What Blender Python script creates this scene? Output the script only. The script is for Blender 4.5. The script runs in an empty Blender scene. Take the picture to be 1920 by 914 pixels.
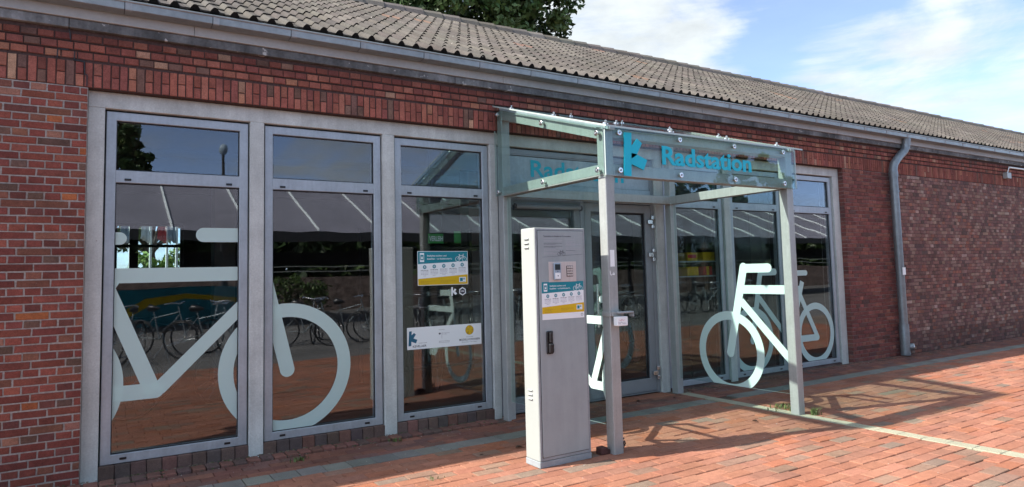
import bpy, math, random
from mathutils import Vector, Matrix
R = math.radians
rnd = random.Random(7)
S = bpy.context.scene
COL = S.collection

# ------------------------------------------------------------------ camera
CX, CY, CZ = 0.0, -6.1658, 1.5
A_R = Vector((0.84666303, -0.53159005, -0.02395262))
A_U = Vector((-0.01889027, -0.07500996, 0.99700384))
A_F = Vector((0.53179401, 0.84367382, 0.07355004))
cd = bpy.data.cameras.new('camera'); cam = bpy.data.objects.new('camera', cd); COL.objects.link(cam)
m = Matrix((A_R, A_U, -A_F)).transposed().to_4x4(); m.translation = (CX, CY, CZ)
cam.matrix_world = m
cd.sensor_width = 36; cd.lens = 1258.6 / 1920 * 36; cd.shift_y = -(457 - 419.67) / 1920
cd.clip_start = 0.05; cd.clip_end = 2000
S.camera = cam

# ------------------------------------------------------------------ light
SUN = Vector((-0.97, 0.263, 1.0)).normalized()
EL = math.asin(SUN.z); AZ = math.atan2(SUN.x, SUN.y)
sl = bpy.data.lights.new('sun', 'SUN'); sl.energy = 2.65; sl.angle = R(0.53); sl.color = (1.0, 0.93, 0.84)
so = bpy.data.objects.new('sun', sl); COL.objects.link(so)
so.rotation_euler = (-SUN).to_track_quat('-Z', 'Y').to_euler()
W = bpy.data.worlds.new('World'); S.world = W; W.use_nodes = True
nt = W.node_tree; N = nt.nodes; L = nt.links; N.clear()
out = N.new('ShaderNodeOutputWorld'); bg = N.new('ShaderNodeBackground'); bg.inputs[1].default_value = 0.15
sky = N.new('ShaderNodeTexSky'); sky.sky_type = 'NISHITA'; sky.sun_disc = False
sky.sun_elevation = EL; sky.sun_rotation = AZ % (2 * math.pi); sky.air_density = 0.36; sky.dust_density = 0.6; sky.ozone_density = 0.5
tc = N.new('ShaderNodeTexCoord')
mp = N.new('ShaderNodeMapping'); mp.inputs['Scale'].default_value = (1.0, 1.0, 2.6)
L.new(tc.outputs['Generated'], mp.inputs[0])
def wmath(op, a, b=None, c=None, clamp=False):
    n = N.new('ShaderNodeMath'); n.operation = op; n.use_clamp = clamp
    for i, x in enumerate((a, b, c)):
        if x is None: continue
        if isinstance(x, (int, float)): n.inputs[i].default_value = x
        else: L.new(x, n.inputs[i])
    return n.outputs[0]
n1 = N.new('ShaderNodeTexNoise'); n1.inputs['Scale'].default_value = 4.4; n1.inputs['Detail'].default_value = 10; n1.inputs['Roughness'].default_value = 0.58; n1.inputs['Distortion'].default_value = 0.6
L.new(mp.outputs[0], n1.inputs['Vector'])
n2 = N.new('ShaderNodeTexNoise'); n2.inputs['Scale'].default_value = 7.0; n2.inputs['Detail'].default_value = 7; n2.inputs['Roughness'].default_value = 0.6
mp2 = N.new('ShaderNodeMapping'); mp2.inputs['Scale'].default_value = (0.6, 0.6, 4.5); mp2.inputs['Rotation'].default_value = (0.0, 0.12, 0.3)
L.new(tc.outputs['Generated'], mp2.inputs[0]); L.new(mp2.outputs[0], n2.inputs['Vector'])
def blob(d, width):          # a soft heap of cloud round one direction
    v = Vector(d).normalized()
    n = N.new('ShaderNodeVectorMath'); n.operation = 'DOT_PRODUCT'; L.new(tc.outputs['Generated'], n.inputs[0]); n.inputs[1].default_value = v
    mr = N.new('ShaderNodeMapRange'); mr.interpolation_type = 'SMOOTHSTEP'
    mr.inputs[1].default_value = math.cos(width); mr.inputs[2].default_value = 1.0; mr.inputs[3].default_value = 0; mr.inputs[4].default_value = 1
    L.new(n.outputs['Value'], mr.inputs[0]); return mr.outputs[0]
f = wmath('ADD', wmath('MULTIPLY', n1.outputs['Fac'], 1.25), wmath('MULTIPLY', n2.outputs['Fac'], 0.8))
for d, wd, k in (((0.60, 0.73, 0.32), 0.21, 0.30), ((0.72, 0.63, 0.29), 0.08, 0.24), ((0.84, 0.49, 0.22), 0.14, 0.15), ((0.93, 0.33, 0.19), 0.16, 0.16), ((0.35, -0.85, 0.35), 0.6, -0.05),
                 ((0.80, 0.51, 0.335), 0.16, -0.24), ((0.768, 0.595, 0.25), 0.09, -0.20), ((0.40, 0.55, 0.75), 0.5, 0.15), ((-0.6, 0.5, 0.5), 0.6, 0.12)):
    f = wmath('ADD', f, wmath('MULTIPLY', blob(d, wd), k))
cl = N.new('ShaderNodeMapRange'); cl.interpolation_type = 'SMOOTHSTEP'
cl.inputs[1].default_value = 0.88; cl.inputs[2].default_value = 1.34; cl.inputs[3].default_value = 0.12; cl.inputs[4].default_value = 0.94
L.new(f, cl.inputs[0])
# sunlit cloud: brighter towards the sun (forward scattering)
sd = N.new('ShaderNodeVectorMath'); sd.operation = 'DOT_PRODUCT'; L.new(tc.outputs['Generated'], sd.inputs[0]); sd.inputs[1].default_value = SUN
fw = wmath('ADD', wmath('MULTIPLY', wmath('POWER', wmath('MAXIMUM', sd.outputs['Value'], 0.0), 3.0), 2.0), 1.0)
cc = N.new('ShaderNodeVectorMath'); cc.operation = 'SCALE'; cc.inputs[0].default_value = (1.80, 1.92, 1.93)
n3 = N.new('ShaderNodeTexNoise'); n3.inputs['Scale'].default_value = 5.5; n3.inputs['Detail'].default_value = 8; n3.inputs['Roughness'].default_value = 0.62; L.new(mp.outputs[0], n3.inputs['Vector'])
L.new(wmath('MULTIPLY', fw, wmath('ADD', wmath('MULTIPLY', n3.outputs['Fac'], 0.95), 0.52)), cc.inputs['Scale'])
mx = N.new('ShaderNodeMix'); mx.data_type = 'RGBA'; L.new(cc.outputs[0], mx.inputs['B'])
L.new(cl.outputs[0], mx.inputs['Factor']); L.new(sky.outputs[0], mx.inputs['A'])
L.new(mx.outputs['Result'], bg.inputs[0]); L.new(bg.outputs[0], out.inputs[0])
S.view_settings.view_transform = 'Standard'; S.view_settings.look = 'None'; S.view_settings.gamma = 1; S.view_settings.exposure = 1.85
S.view_settings.use_curve_mapping = False
S.cycles.transparent_max_bounces = 24; S.cycles.max_bounces = 10; S.cycles.diffuse_bounces = 4; S.cycles.glossy_bounces = 4
S.cycles.use_denoising = True; S.cycles.caustics_reflective = False; S.cycles.caustics_refractive = False
S.cycles.sample_clamp_indirect = 6

# ------------------------------------------------------------------ materials
def mat(name, col=(0.5, 0.5, 0.5), rough=0.6, metal=0.0, tint=False, nz=None, spots=None, bump=None, spec=0.4, streak=None, coat=0):
    """nz=(scale, low, high) multiplies the colour; spots=(scale, threshold, colour); bump=(scale, strength)"""
    M = bpy.data.materials.new(name); M.use_nodes = True
    t = M.node_tree; n = t.nodes; l = t.links; b = n['Principled BSDF']
    b.inputs['Roughness'].default_value = rough; b.inputs['Metallic'].default_value = metal; b.inputs['Specular IOR Level'].default_value = spec
    b.inputs['Coat Weight'].default_value = coat
    geo = n.new('ShaderNodeNewGeometry'); pos = geo.outputs['Position']
    if tint:
        a = n.new('ShaderNodeAttribute'); a.attribute_name = 'tint'; c = a.outputs['Color']
    else:
        r = n.new('ShaderNodeRGB'); r.outputs[0].default_value = (*col, 1); c = r.outputs[0]
    def noise(scale, detail=5, vec=None, rough_=0.6):
        x = n.new('ShaderNodeTexNoise'); x.inputs['Scale'].default_value = scale; x.inputs['Detail'].default_value = detail; x.inputs['Roughness'].default_value = rough_
        l.new(vec or pos, x.inputs['Vector']); return x.outputs['Fac']
    def mul(c, fac, lo, hi):
        mr = n.new('ShaderNodeMapRange'); mr.inputs[1].default_value = 0.3; mr.inputs[2].default_value = 0.7; mr.inputs[3].default_value = lo; mr.inputs[4].default_value = hi
        l.new(fac, mr.inputs[0])
        v = n.new('ShaderNodeVectorMath'); v.operation = 'SCALE'; l.new(c, v.inputs[0]); l.new(mr.outputs[0], v.inputs['Scale']); return v.outputs[0]
    for q in (nz if isinstance(nz, list) else [nz] if nz else []):
        c = mul(c, noise(q[0]), q[1], q[2])
    if streak:                                   # rain streaks: noise stretched along z
        mpn = n.new('ShaderNodeMapping'); mpn.inputs['Scale'].default_value = streak[3] if len(streak) > 3 else (1, 1, 0.08); l.new(pos, mpn.inputs[0])
        c = mul(c, noise(streak[0], 6, mpn.outputs[0]), streak[1], streak[2])
    for q in (spots if isinstance(spots, list) else [spots] if spots else []):
        mr = n.new('ShaderNodeMapRange'); mr.interpolation_type = 'SMOOTHSTEP'; mr.inputs[1].default_value = q[1]; mr.inputs[2].default_value = q[1] + 0.06
        l.new(noise(q[0], 3), mr.inputs[0])
        x = n.new('ShaderNodeMix'); x.data_type = 'RGBA'; x.inputs['B'].default_value = (*q[2], 1); l.new(mr.outputs[0], x.inputs['Factor']); l.new(c, x.inputs['A']); c = x.outputs['Result']
    l.new(c, b.inputs['Base Color'])
    if bump:
        bp = n.new('ShaderNodeBump'); bp.inputs['Strength'].default_value = bump[1]; bp.inputs['Distance'].default_value = bump[2] if len(bump) > 2 else 0.004
        l.new(noise(bump[0], 6), bp.inputs['Height']); l.new(bp.outputs[0], b.inputs['Normal'])
    return M

def glass(name, tint, r0, gain, edge=None):
    M = bpy.data.materials.new(name); M.use_nodes = True
    t = M.node_tree; n = t.nodes; l = t.links; n.clear()
    o = n.new('ShaderNodeOutputMaterial'); mxs = n.new('ShaderNodeMixShader'); tr = n.new('ShaderNodeBsdfTransparent'); gl = n.new('ShaderNodeBsdfGlossy')
    tr.inputs[0].default_value = (*tint, 1); gl.inputs['Roughness'].default_value = 0.0; gl.inputs[0].default_value = (0.95, 0.97, 1.0, 1)
    geo = n.new('ShaderNodeNewGeometry'); wz = n.new('ShaderNodeTexNoise'); wz.inputs['Scale'].default_value = 1.7; wz.inputs['Detail'].default_value = 1
    l.new(geo.outputs['Position'], wz.inputs['Vector']); bp = n.new('ShaderNodeBump'); bp.inputs['Strength'].default_value = 1.0; bp.inputs['Distance'].default_value = 0.0012
    l.new(wz.outputs['Fac'], bp.inputs['Height']); l.new(bp.outputs[0], gl.inputs['Normal'])
    lw = n.new('ShaderNodeLayerWeight'); lw.inputs[0].default_value = 0.5
    def mt(op, a, b):
        x = n.new('ShaderNodeMath'); x.operation = op; x.use_clamp = (op == 'ADD')
        l.new(a, x.inputs[0]); x.inputs[1].default_value = b; return x.outputs[0]
    fac = mt('ADD', mt('MULTIPLY', mt('POWER', lw.outputs['Facing'], 4.0), gain), r0)
    l.new(fac, mxs.inputs[0]); l.new(tr.outputs[0], mxs.inputs[1]); l.new(gl.outputs[0], mxs.inputs[2]); l.new(mxs.outputs[0], o.inputs[0])
    return M

def film(name, col):             # translucent vinyl
    M = bpy.data.materials.new(name); M.use_nodes = True
    t = M.node_tree; n = t.nodes; l = t.links; n.clear()
    o = n.new('ShaderNodeOutputMaterial'); d = n.new('ShaderNodeBsdfDiffuse'); tl = n.new('ShaderNodeBsdfTranslucent'); tr = n.new('ShaderNodeBsdfTransparent')
    m1 = n.new('ShaderNodeMixShader'); m2 = n.new('ShaderNodeMixShader'); m1.inputs[0].default_value = 0.25; m2.inputs[0].default_value = 0.06
    d.inputs[0].default_value = (*col, 1); tl.inputs[0].default_value = (*col, 1)
    l.new(d.outputs[0], m1.inputs[1]); l.new(tl.outputs[0], m1.inputs[2]); l.new(m1.outputs[0], m2.inputs[1]); l.new(tr.outputs[0], m2.inputs[2]); l.new(m2.outputs[0], o.inputs[0])
    return M

M_ = {}
M_['brick'] = mat('brick', tint=True, rough=0.85, nz=[(0.8, 0.86, 1.12), (9, 0.78, 1.2), (45, 0.86, 1.14), (140, 0.72, 1.28)], spots=[(60, 0.70, (0.05, 0.03, 0.03)), (38, 0.74, (0.36, 0.30, 0.26))], bump=(150, 0.5, 0.003), spec=0.25)
M_['mortar'] = mat('mortar', (0.36, 0.33, 0.30), rough=0.95, nz=[(60, 0.7, 1.2)], bump=(200, 0.6, 0.003), spec=0.1)
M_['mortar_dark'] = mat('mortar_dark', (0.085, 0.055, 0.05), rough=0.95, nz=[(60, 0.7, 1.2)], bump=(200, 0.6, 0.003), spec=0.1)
M_['mortar_brown'] = mat('mortar_brown', (0.10, 0.07, 0.065), rough=0.95, nz=[(2.5, 0.6, 1.5), (60, 0.7, 1.3)], bump=(200, 0.6, 0.003), spec=0.1)
M_['mortar_mid'] = mat('mortar_mid', (0.26, 0.20, 0.18), rough=0.95, nz=[(3.0, 0.35, 1.3), (60, 0.7, 1.2)], bump=(200, 0.6, 0.003), spec=0.1)
M_['concrete'] = mat('concrete', (0.56, 0.60, 0.575), rough=0.9, nz=[(2.5, 0.86, 1.09), (16, 0.94, 1.06), (70, 0.88, 1.09)], streak=(9.0, 0.80, 1.08, (1, 1, 0.10)), spots=[(26, 0.72, (0.33, 0.32, 0.29))], bump=(120, 0.35, 0.003), spec=0.2)
M_['slab'] = mat('slab', (0.15, 0.155, 0.155), rough=0.9, nz=[(2.2, 0.45, 1.4), (40, 0.8, 1.2)], streak=(9.0, 0.55, 1.35, (1, 1, 0.2)), spots=[(14, 0.64, (0.46, 0.46, 0.44))], bump=(90, 0.4, 0.004), spec=0.2)
M_['fascia'] = mat('fascia', (0.38, 0.385, 0.37), rough=0.55, nz=[(1.5, 0.88, 1.1), (30, 0.93, 1.06)], spec=0.3)
M_['zinc_dark'] = mat('zinc_dark', (0.22, 0.255, 0.27), rough=0.42, metal=0.5, nz=[(1.2, 0.85, 1.12), (14, 0.86, 1.14)], spots=[(9, 0.72, (0.34, 0.36, 0.37))], bump=(30, 0.05), spec=0.4)
M_['zinc'] = mat('zinc', (0.29, 0.315, 0.315), rough=0.42, metal=0.55, nz=[(1.2, 0.85, 1.12), (14, 0.86, 1.14)], spots=[(9, 0.73, (0.24, 0.26, 0.28))], bump=(30, 0.05), spec=0.4)
M_['tile'] = mat('tile', tint=True, rough=0.9, nz=[(0.9, 0.82, 1.15), (3, 0.85, 1.15), (60, 0.78, 1.22)], spots=[(24, 0.705, (0.46, 0.44, 0.40)), (11, 0.70, (0.055, 0.05, 0.045))], bump=(180, 0.6, 0.004), spec=0.2)
M_['aluminium'] = mat('aluminium', (0.37, 0.425, 0.46), rough=0.38, metal=0.25, nz=[(5, 0.88, 1.08), (40, 0.95, 1.04)], streak=(26, 0.90, 1.07), spec=0.45)
M_['door_grey'] = mat('door_grey', (0.24, 0.262, 0.28), rough=0.42, metal=0.1, nz=[(6, 0.93, 1.06)], spec=0.4)
M_['gasket'] = mat('gasket', (0.015, 0.016, 0.02), rough=0.6)
M_['steel'] = mat('steel', (0.36, 0.385, 0.375), rough=0.45, metal=0.25, nz=[(5, 0.9, 1.08), (60, 0.93, 1.06)], streak=(40, 0.93, 1.07), spots=[(30, 0.76, (0.22, 0.22, 0.21))], spec=0.4)
M_['chrome'] = mat('chrome', (0.72, 0.72, 0.72), rough=0.22, metal=1.0)
M_['black'] = mat('black', (0.012, 0.012, 0.013), rough=0.35, spec=0.5)
M_['dark'] = mat('dark', (0.03, 0.032, 0.036), rough=0.7)
M_['cabinet'] = mat('cabinet', (0.315, 0.365, 0.37), rough=0.5, nz=[(2.5, 0.96, 1.04), (9, 0.96, 1.03), (400, 0.95, 1.05)], streak=(14, 0.93, 1.05, (1, 1, 0.1)), bump=(500, 0.06, 0.001), spec=0.35)
M_['cabinet_side'] = mat('cabinet_side', (0.355, 0.385, 0.365), rough=0.5, nz=[(2.5, 0.96, 1.04)], bump=(500, 0.06, 0.001), spec=0.35)
M_['plinth'] = mat('plinth', (0.30, 0.335, 0.35), rough=0.55, nz=[(8, 0.86, 1.08), (50, 0.9, 1.06)], spots=[(30, 0.70, (0.20, 0.17, 0.14))], spec=0.35)
M_['white'] = mat('white', (0.84, 0.90, 0.90), rough=0.5, spec=0.3)
M_['teal'] = mat('teal', (0.008, 0.23, 0.29), rough=0.45, spec=0.35)
M_['sign_teal'] = mat('sign_teal', (0.0, 0.46, 0.61), rough=0.4, spec=0.4)
M_['yellow'] = mat('yellow', (0.68, 0.45, 0.008), rough=0.5, spec=0.3)
M_['gold'] = mat('gold', (0.55, 0.36, 0.03), rough=0.5, nz=[(40, 0.6, 1.3)])
M_['ink'] = mat('ink', (0.05, 0.055, 0.075), rough=0.6)
M_['ink_grey'] = mat('ink_grey', (0.42, 0.43, 0.48), rough=0.6)
M_['ink_blue'] = mat('ink_blue', (0.02, 0.13, 0.22), rough=0.5)
M_['ink_gold'] = mat('ink_gold', (0.35, 0.24, 0.03), rough=0.6)
M_['ink_red'] = mat('ink_red', (0.5, 0.03, 0.05), rough=0.6)
M_['brushed'] = mat('brushed', (0.62, 0.56, 0.52), rough=0.4, metal=0.4, streak=(60, 0.92, 1.06, (1, 1, 0.05)))
M_['screen'] = mat('screen', (0.035, 0.05, 0.055), rough=0.15)
M_['pale_blue'] = mat('pale_blue', (0.30, 0.39, 0.47), rough=0.45)
M_['green'] = mat('green', (0.05, 0.34, 0.07), rough=0.5)
M_['red'] = mat('red', (0.55, 0.03, 0.03), rough=0.5)
M_['pane'] = glass('pane', (0.84, 0.865, 0.87), 0.078, 0.55)
M_['canopy_glass'] = glass('canopy_glass', (0.85, 0.925, 0.905), 0.035, 0.5)
M_['glass_edge'] = mat('glass_edge', (0.42, 0.50, 0.47), rough=0.2, spec=0.6)
M_['film'] = film('film', (0.66, 0.87, 0.82))
M_['paver'] = mat('paver', tint=True, rough=0.9, nz=[(0.55, 0.74, 1.15), (3.2, 0.88, 1.1), (24, 0.86, 1.12), (160, 0.74, 1.24)], spots=[(45, 0.735, (0.42, 0.32, 0.27)), (30, 0.74, (0.12, 0.075, 0.06))], bump=(220, 0.5, 0.003), spec=0.2)
M_['slab_grey'] = mat('slab_grey', tint=True, rough=0.92, nz=[(5, 0.85, 1.12), (180, 0.7, 1.25)], spots=[(60, 0.72, (0.35, 0.34, 0.31))], bump=(250, 0.6, 0.003), spec=0.2)
M_['pebble'] = mat('pebble', (0.37, 0.36, 0.265), rough=0.9, nz=[(4, 0.9, 1.08), (260, 0.45, 1.35)], spots=[(150, 0.66, (0.16, 0.16, 0.14))], bump=(240, 1.0, 0.004), spec=0.2)
M_['sand'] = mat('sand', (0.13, 0.095, 0.075), rough=1.0, nz=[(2.5, 0.7, 1.5), (90, 0.7, 1.3)], bump=(160, 0.5, 0.004), spec=0.1)
M_['asphalt'] = mat('asphalt', (0.13, 0.125, 0.12), rough=0.95, nz=[(0.6, 0.8, 1.25), (120, 0.7, 1.3)], bump=(150, 0.5, 0.004), spec=0.2)
M_['field'] = mat('field', (0.17, 0.135, 0.11), rough=1.0, nz=[(0.3, 0.7, 1.3), (20, 0.8, 1.2)], spec=0.1)
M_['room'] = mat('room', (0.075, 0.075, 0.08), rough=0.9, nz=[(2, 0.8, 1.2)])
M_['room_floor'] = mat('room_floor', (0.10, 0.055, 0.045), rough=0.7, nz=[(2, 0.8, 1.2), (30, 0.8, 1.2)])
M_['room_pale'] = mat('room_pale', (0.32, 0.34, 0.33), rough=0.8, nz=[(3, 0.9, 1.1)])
M_['leaf'] = mat('leaf', tint=True, rough=0.55, nz=[(1.3, 0.8, 1.2)], spec=0.35)
M_['bark'] = mat('bark', (0.075, 0.058, 0.045), rough=0.95, nz=[(9, 0.6, 1.3)], bump=(30, 0.9, 0.02))
M_['roof_metal'] = mat('roof_metal', (0.235, 0.23, 0.275), rough=0.6, nz=[(0.4, 0.85, 1.1), (3, 0.94, 1.06)])
M_['mural'] = mat('mural', (0.02, 0.22, 0.26), rough=0.6, nz=[(0.8, 0.6, 1.4)])

# ------------------------------------------------------------------ mesh builder
class MB:
    def __init__(self): self.v = []; self.f = []; self.c = []; self.m = []; self.sm = []
    def add(self, verts, faces, tint=None, mi=0, smooth=False):
        o = len(self.v); self.v.extend(verts)
        for fc in faces:
            self.f.append(tuple(i + o for i in fc)); self.c.append(tint or (1, 1, 1)); self.m.append(mi); self.sm.append(smooth)
        return self
    def box(self, x0, x1, y0, y1, z0, z1, tint=None, mi=0):
        v = [(x0, y0, z0), (x1, y0, z0), (x1, y1, z0), (x0, y1, z0), (x0, y0, z1), (x1, y0, z1), (x1, y1, z1), (x0, y1, z1)]
        return self.add(v, [(0, 1, 5, 4), (1, 2, 6, 5), (2, 3, 7, 6), (3, 0, 4, 7), (4, 5, 6, 7), (3, 2, 1, 0)], tint, mi)
    def bbox(self, x0, x1, y0, y1, z0, z1, b=0.004, tint=None, mi=0):       # chamfered box
        X, Y, Z = (x0, x1), (y0, y1), (z0, z1); v = []; idx = {}
        for i in (0, 1):
            for j in (0, 1):
                for k in (0, 1):
                    sx, sy, sz = (1, -1)[i] * b, (1, -1)[j] * b, (1, -1)[k] * b
                    for a, p in (('x', (X[i], Y[j] + sy, Z[k] + sz)), ('y', (X[i] + sx, Y[j], Z[k] + sz)), ('z', (X[i] + sx, Y[j] + sy, Z[k]))):
                        idx[a, i, j, k] = len(v); v.append(p)
        F = []
        for i in (0, 1):
            q = [idx['x', i, j, k] for j, k in ((0, 0), (1, 0), (1, 1), (0, 1))]; F.append(q if i else q[::-1])
            q = [idx['y', j, i, k] for j, k in ((0, 0), (1, 0), (1, 1), (0, 1))]; F.append(q[::-1] if i else q)
            q = [idx['z', j, k, i] for j, k in ((0, 0), (1, 0), (1, 1), (0, 1))]; F.append(q if i else q[::-1])
        for i in (0, 1):
            for j in (0, 1):
                q = [idx['x', i, j, 0], idx['x', i, j, 1], idx['y', i, j, 1], idx['y', i, j, 0]]; F.append(q if (i == j) else q[::-1])
                q = [idx['x', i, 0, j], idx['x', i, 1, j], idx['z', i, 1, j], idx['z', i, 0, j]]; F.append(q[::-1] if (i == j) else q)
                q = [idx['y', 0, i, j], idx['y', 1, i, j], idx['z', 1, i, j], idx['z', 0, i, j]]; F.append(q if (i == j) else q[::-1])
                for k in (0, 1):
                    q = [idx['x', i, j, k], idx['y', i, j, k], idx['z', i, j, k]]; F.append(q if (i + j + k) % 2 else q[::-1])
        return self.add(v, F, tint, mi)
    def tube(self, pts, r, n=10, tint=None, mi=0, caps=True, closed=False, smooth=True):
        P = [Vector(p) for p in pts]; rs = r if isinstance(r, (list, tuple)) else [r] * len(P); v = []; F = []; K = len(P)
        up = None
        for i, p in enumerate(P):
            a = P[(i - 1) % K] if (closed or i > 0) else p; b = P[(i + 1) % K] if (closed or i < K - 1) else p
            t = (b - a).normalized()
            if up is None: up = Vector((0, 0, 1)) if abs(t.z) < 0.9 else Vector((1, 0, 0))
            s = t.cross(up).normalized(); up = s.cross(t).normalized()
            for k in range(n):
                w = 2 * math.pi * k / n; v.append(tuple(p + (s * math.cos(w) + up * math.sin(w)) * rs[i]))
        for i in range(K if closed else K - 1):
            for k in range(n):
                a = i * n + k; b = i * n + (k + 1) % n; c = ((i + 1) % K) * n + (k + 1) % n; d = ((i + 1) % K) * n + k; F.append((a, b, c, d))
        self.add(v, F, tint, mi, smooth)
        if caps and not closed:
            o = len(self.v); self.add([v[k] for k in range(n)], [tuple(range(n))[::-1]], tint, mi); self.add(v[-n:], [tuple(range(n))], tint, mi)
        return self
    def prism(self, poly, axis, a, b, tint=None, mi=0):
        """poly: 2D points; axis 'y': (x,z) extruded a..b along y; 'x': (y,z) along x; 'z': (x,y) along z"""
        g = {'y': lambda p, t: (p[0], t, p[1]), 'x': lambda p, t: (t, p[0], p[1]), 'z': lambda p, t: (p[0], p[1], t)}[axis]
        n = len(poly); v = [g(p, a) for p in poly] + [g(p, b) for p in poly]
        F = [tuple(range(n)), tuple(range(2 * n - 1, n - 1, -1))] + [(i, i + n, (i + 1) % n + n, (i + 1) % n) for i in range(n)]
        return self.add(v, F, tint, mi)
    def disc(self, c, nrm, r, h, n=16, tint=None, mi=0, r2=None):
        c = Vector(c); d = Vector(nrm).normalized(); return self.tube([c, c + d * h], [r, r2 or r], n, tint, mi, smooth=False)
    def ring_frame(self, x0, x1, z0, z1, w, y0, y1, wb=None, mi=0):        # mitred rectangular frame, one connected body
        wb = wb or w; O = [(x0, z0), (x1, z0), (x1, z1), (x0, z1)]; I = [(x0 + w, z0 + wb), (x1 - w, z0 + wb), (x1 - w, z1 - w), (x0 + w, z1 - w)]
        b = 0.004; Of = [(x0 + b, z0 + b), (x1 - b, z0 + b), (x1 - b, z1 - b), (x0 + b, z1 - b)]; If = [(x0 + w - b, z0 + wb - b), (x1 - w + b, z0 + wb - b), (x1 - w + b, z1 - w + b), (x0 + w - b, z1 - w + b)]
        v = [(x, y1, z) for x, z in O] + [(x, y0 + b, z) for x, z in O] + [(x, y0, z) for x, z in Of] + [(x, y0, z) for x, z in If] + [(x, y0 + b, z) for x, z in I] + [(x, y1, z) for x, z in I]
        F = []
        for L_ in range(6):
            for i in range(4):
                j = (i + 1) % 4; a = L_ * 4; bb = ((L_ + 1) % 6) * 4; F.append((a + i, a + j, bb + j, bb + i))
        return self.add(v, F, None, mi)
    def build(self, name, mats, parent=None, kind=None, label=None, cat=None, group=None, origin=None):
        me = bpy.data.meshes.new(name)
        xs = [p[0] for p in self.v]; ys = [p[1] for p in self.v]; zs = [p[2] for p in self.v]
        o = Vector(origin) if origin else Vector(((min(xs) + max(xs)) / 2, (min(ys) + max(ys)) / 2, min(zs)))
        me.from_pydata([(x - o.x, y - o.y, z - o.z) for x, y, z in self.v], [], self.f)
        for mt in (mats if isinstance(mats, (list, tuple)) else [mats]): me.materials.append(M_[mt])
        me.polygons.foreach_set('material_index', self.m); me.polygons.foreach_set('use_smooth', self.sm)
        at = me.color_attributes.new('tint', 'FLOAT_COLOR', 'CORNER'); d = []
        for fc, c in zip(self.f, self.c): d.extend((c[0], c[1], c[2], 1.0) * len(fc))
        at.data.foreach_set('color', d)
        me.update()
        ob = bpy.data.objects.new(name, me); COL.objects.link(ob)
        if parent is not None:
            ob.parent = parent; ob.location = o - world_loc(parent)
        else: ob.location = o
        tag(ob, label, cat, group, kind); return ob

def world_loc(o):
    p = Vector(o.location)
    while o.parent: o = o.parent; p = p + Vector(o.location)
    return p
def tag(o, label=None, cat=None, group=None, kind=None):
    for k, v in (('label', label), ('category', cat), ('group', group), ('kind', kind)):
        if v: o[k] = v
def thing(name, label, cat, loc=(0, 0, 0), group=None, rotz=0):
    o = bpy.data.objects.new(name, None); COL.objects.link(o); o.location = loc; o.rotation_euler = (0, 0, rotz); o.empty_display_size = 0.1
    tag(o, label, cat, group); return o
def copy_tree(o, parent=None):
    c = o.copy(); COL.objects.link(c); c.parent = parent
    for ch in list(o.children): copy_tree(ch, c)
    return c
def jit(c, a, r=rnd):
    k = 1 + r.uniform(-a, a); return (c[0] * k * (1 + r.uniform(-a, a) * 0.3), c[1] * k * (1 + r.uniform(-a, a) * 0.3), c[2] * k * (1 + r.uniform(-a, a) * 0.3))
def pick(pal, r=rnd):
    t = r.random() * sum(w for w, _ in pal)
    for w, c in pal:
        t -= w
        if t <= 0: return c
    return pal[-1][1]
def proj(p):
    d = Vector(p) - Vector((CX, CY, CZ)); z = d.dot(A_F)
    if z < 0.2: return None
    return 960 + 1258.6 * d.dot(A_R) / z, 419.67 - 1258.6 * d.dot(A_U) / z
def area(pts):
    q = [proj(p) for p in pts]
    if None in q: return 0
    cx = sum(a for a, _ in q) / len(q); cy = sum(b for _, b in q) / len(q)
    if not (0 < cx < 1920 and 0 < cy < 914): return 0
    return abs(sum(q[i][0] * q[(i + 1) % len(q)][1] - q[(i + 1) % len(q)][0] * q[i][1] for i in range(len(q)))) / 2
_txt = {}
def text_pts(s, bold=0.0):
    if (s, bold) not in _txt:
        cu = bpy.data.curves.new('tmp', 'FONT'); cu.body = s; cu.offset = bold; cu.resolution_u = 3
        ob = bpy.data.objects.new('tmp', cu); COL.objects.link(ob); bpy.context.view_layer.update()
        me = bpy.data.meshes.new_from_object(ob.evaluated_get(bpy.context.evaluated_depsgraph_get()))
        v = [(p.co.x, p.co.y) for p in me.vertices]; F = [tuple(p.vertices) for p in me.polygons]
        bpy.data.objects.remove(ob); bpy.data.meshes.remove(me); bpy.data.curves.remove(cu); _txt[s, bold] = (v, F)
    return _txt[s, bold]
def text(mb, s, x0, x1, z0, cap, y, bold=0.0, mi=0, thick=0.0):
    """lettering in the plane y, baseline z0, cap height cap, stretched to x0..x1"""
    v, F = text_pts(s, bold)
    if not v: return
    a = min(p[0] for p in v); b = max(p[0] for p in v); capv = [p for p in text_pts('H', bold)[0]]; c0 = min(p[1] for p in capv); ch = max(p[1] for p in capv) - c0
    P = [((p[0] - a) / (b - a) * (x1 - x0) + x0, (p[1] - c0) / ch * cap + z0) for p in v]
    mb.add([(x, y, z) for x, z in P], F, None, mi)
    if thick:                                  # walls and back for solid letters
        from collections import Counter
        E = Counter(); 
        for fc in F:
            for i in range(len(fc)): E[tuple(sorted((fc[i], fc[(i + 1) % len(fc)])))] += 1
        o = [(x, y + thick, z) for x, z in P]; n = len(P); ed = [e for e, k in E.items() if k == 1]
        mb.add([(x, y, z) for x, z in P] + o, [(i, j, j + n, i + n) for i, j in ed], None, mi)

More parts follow.
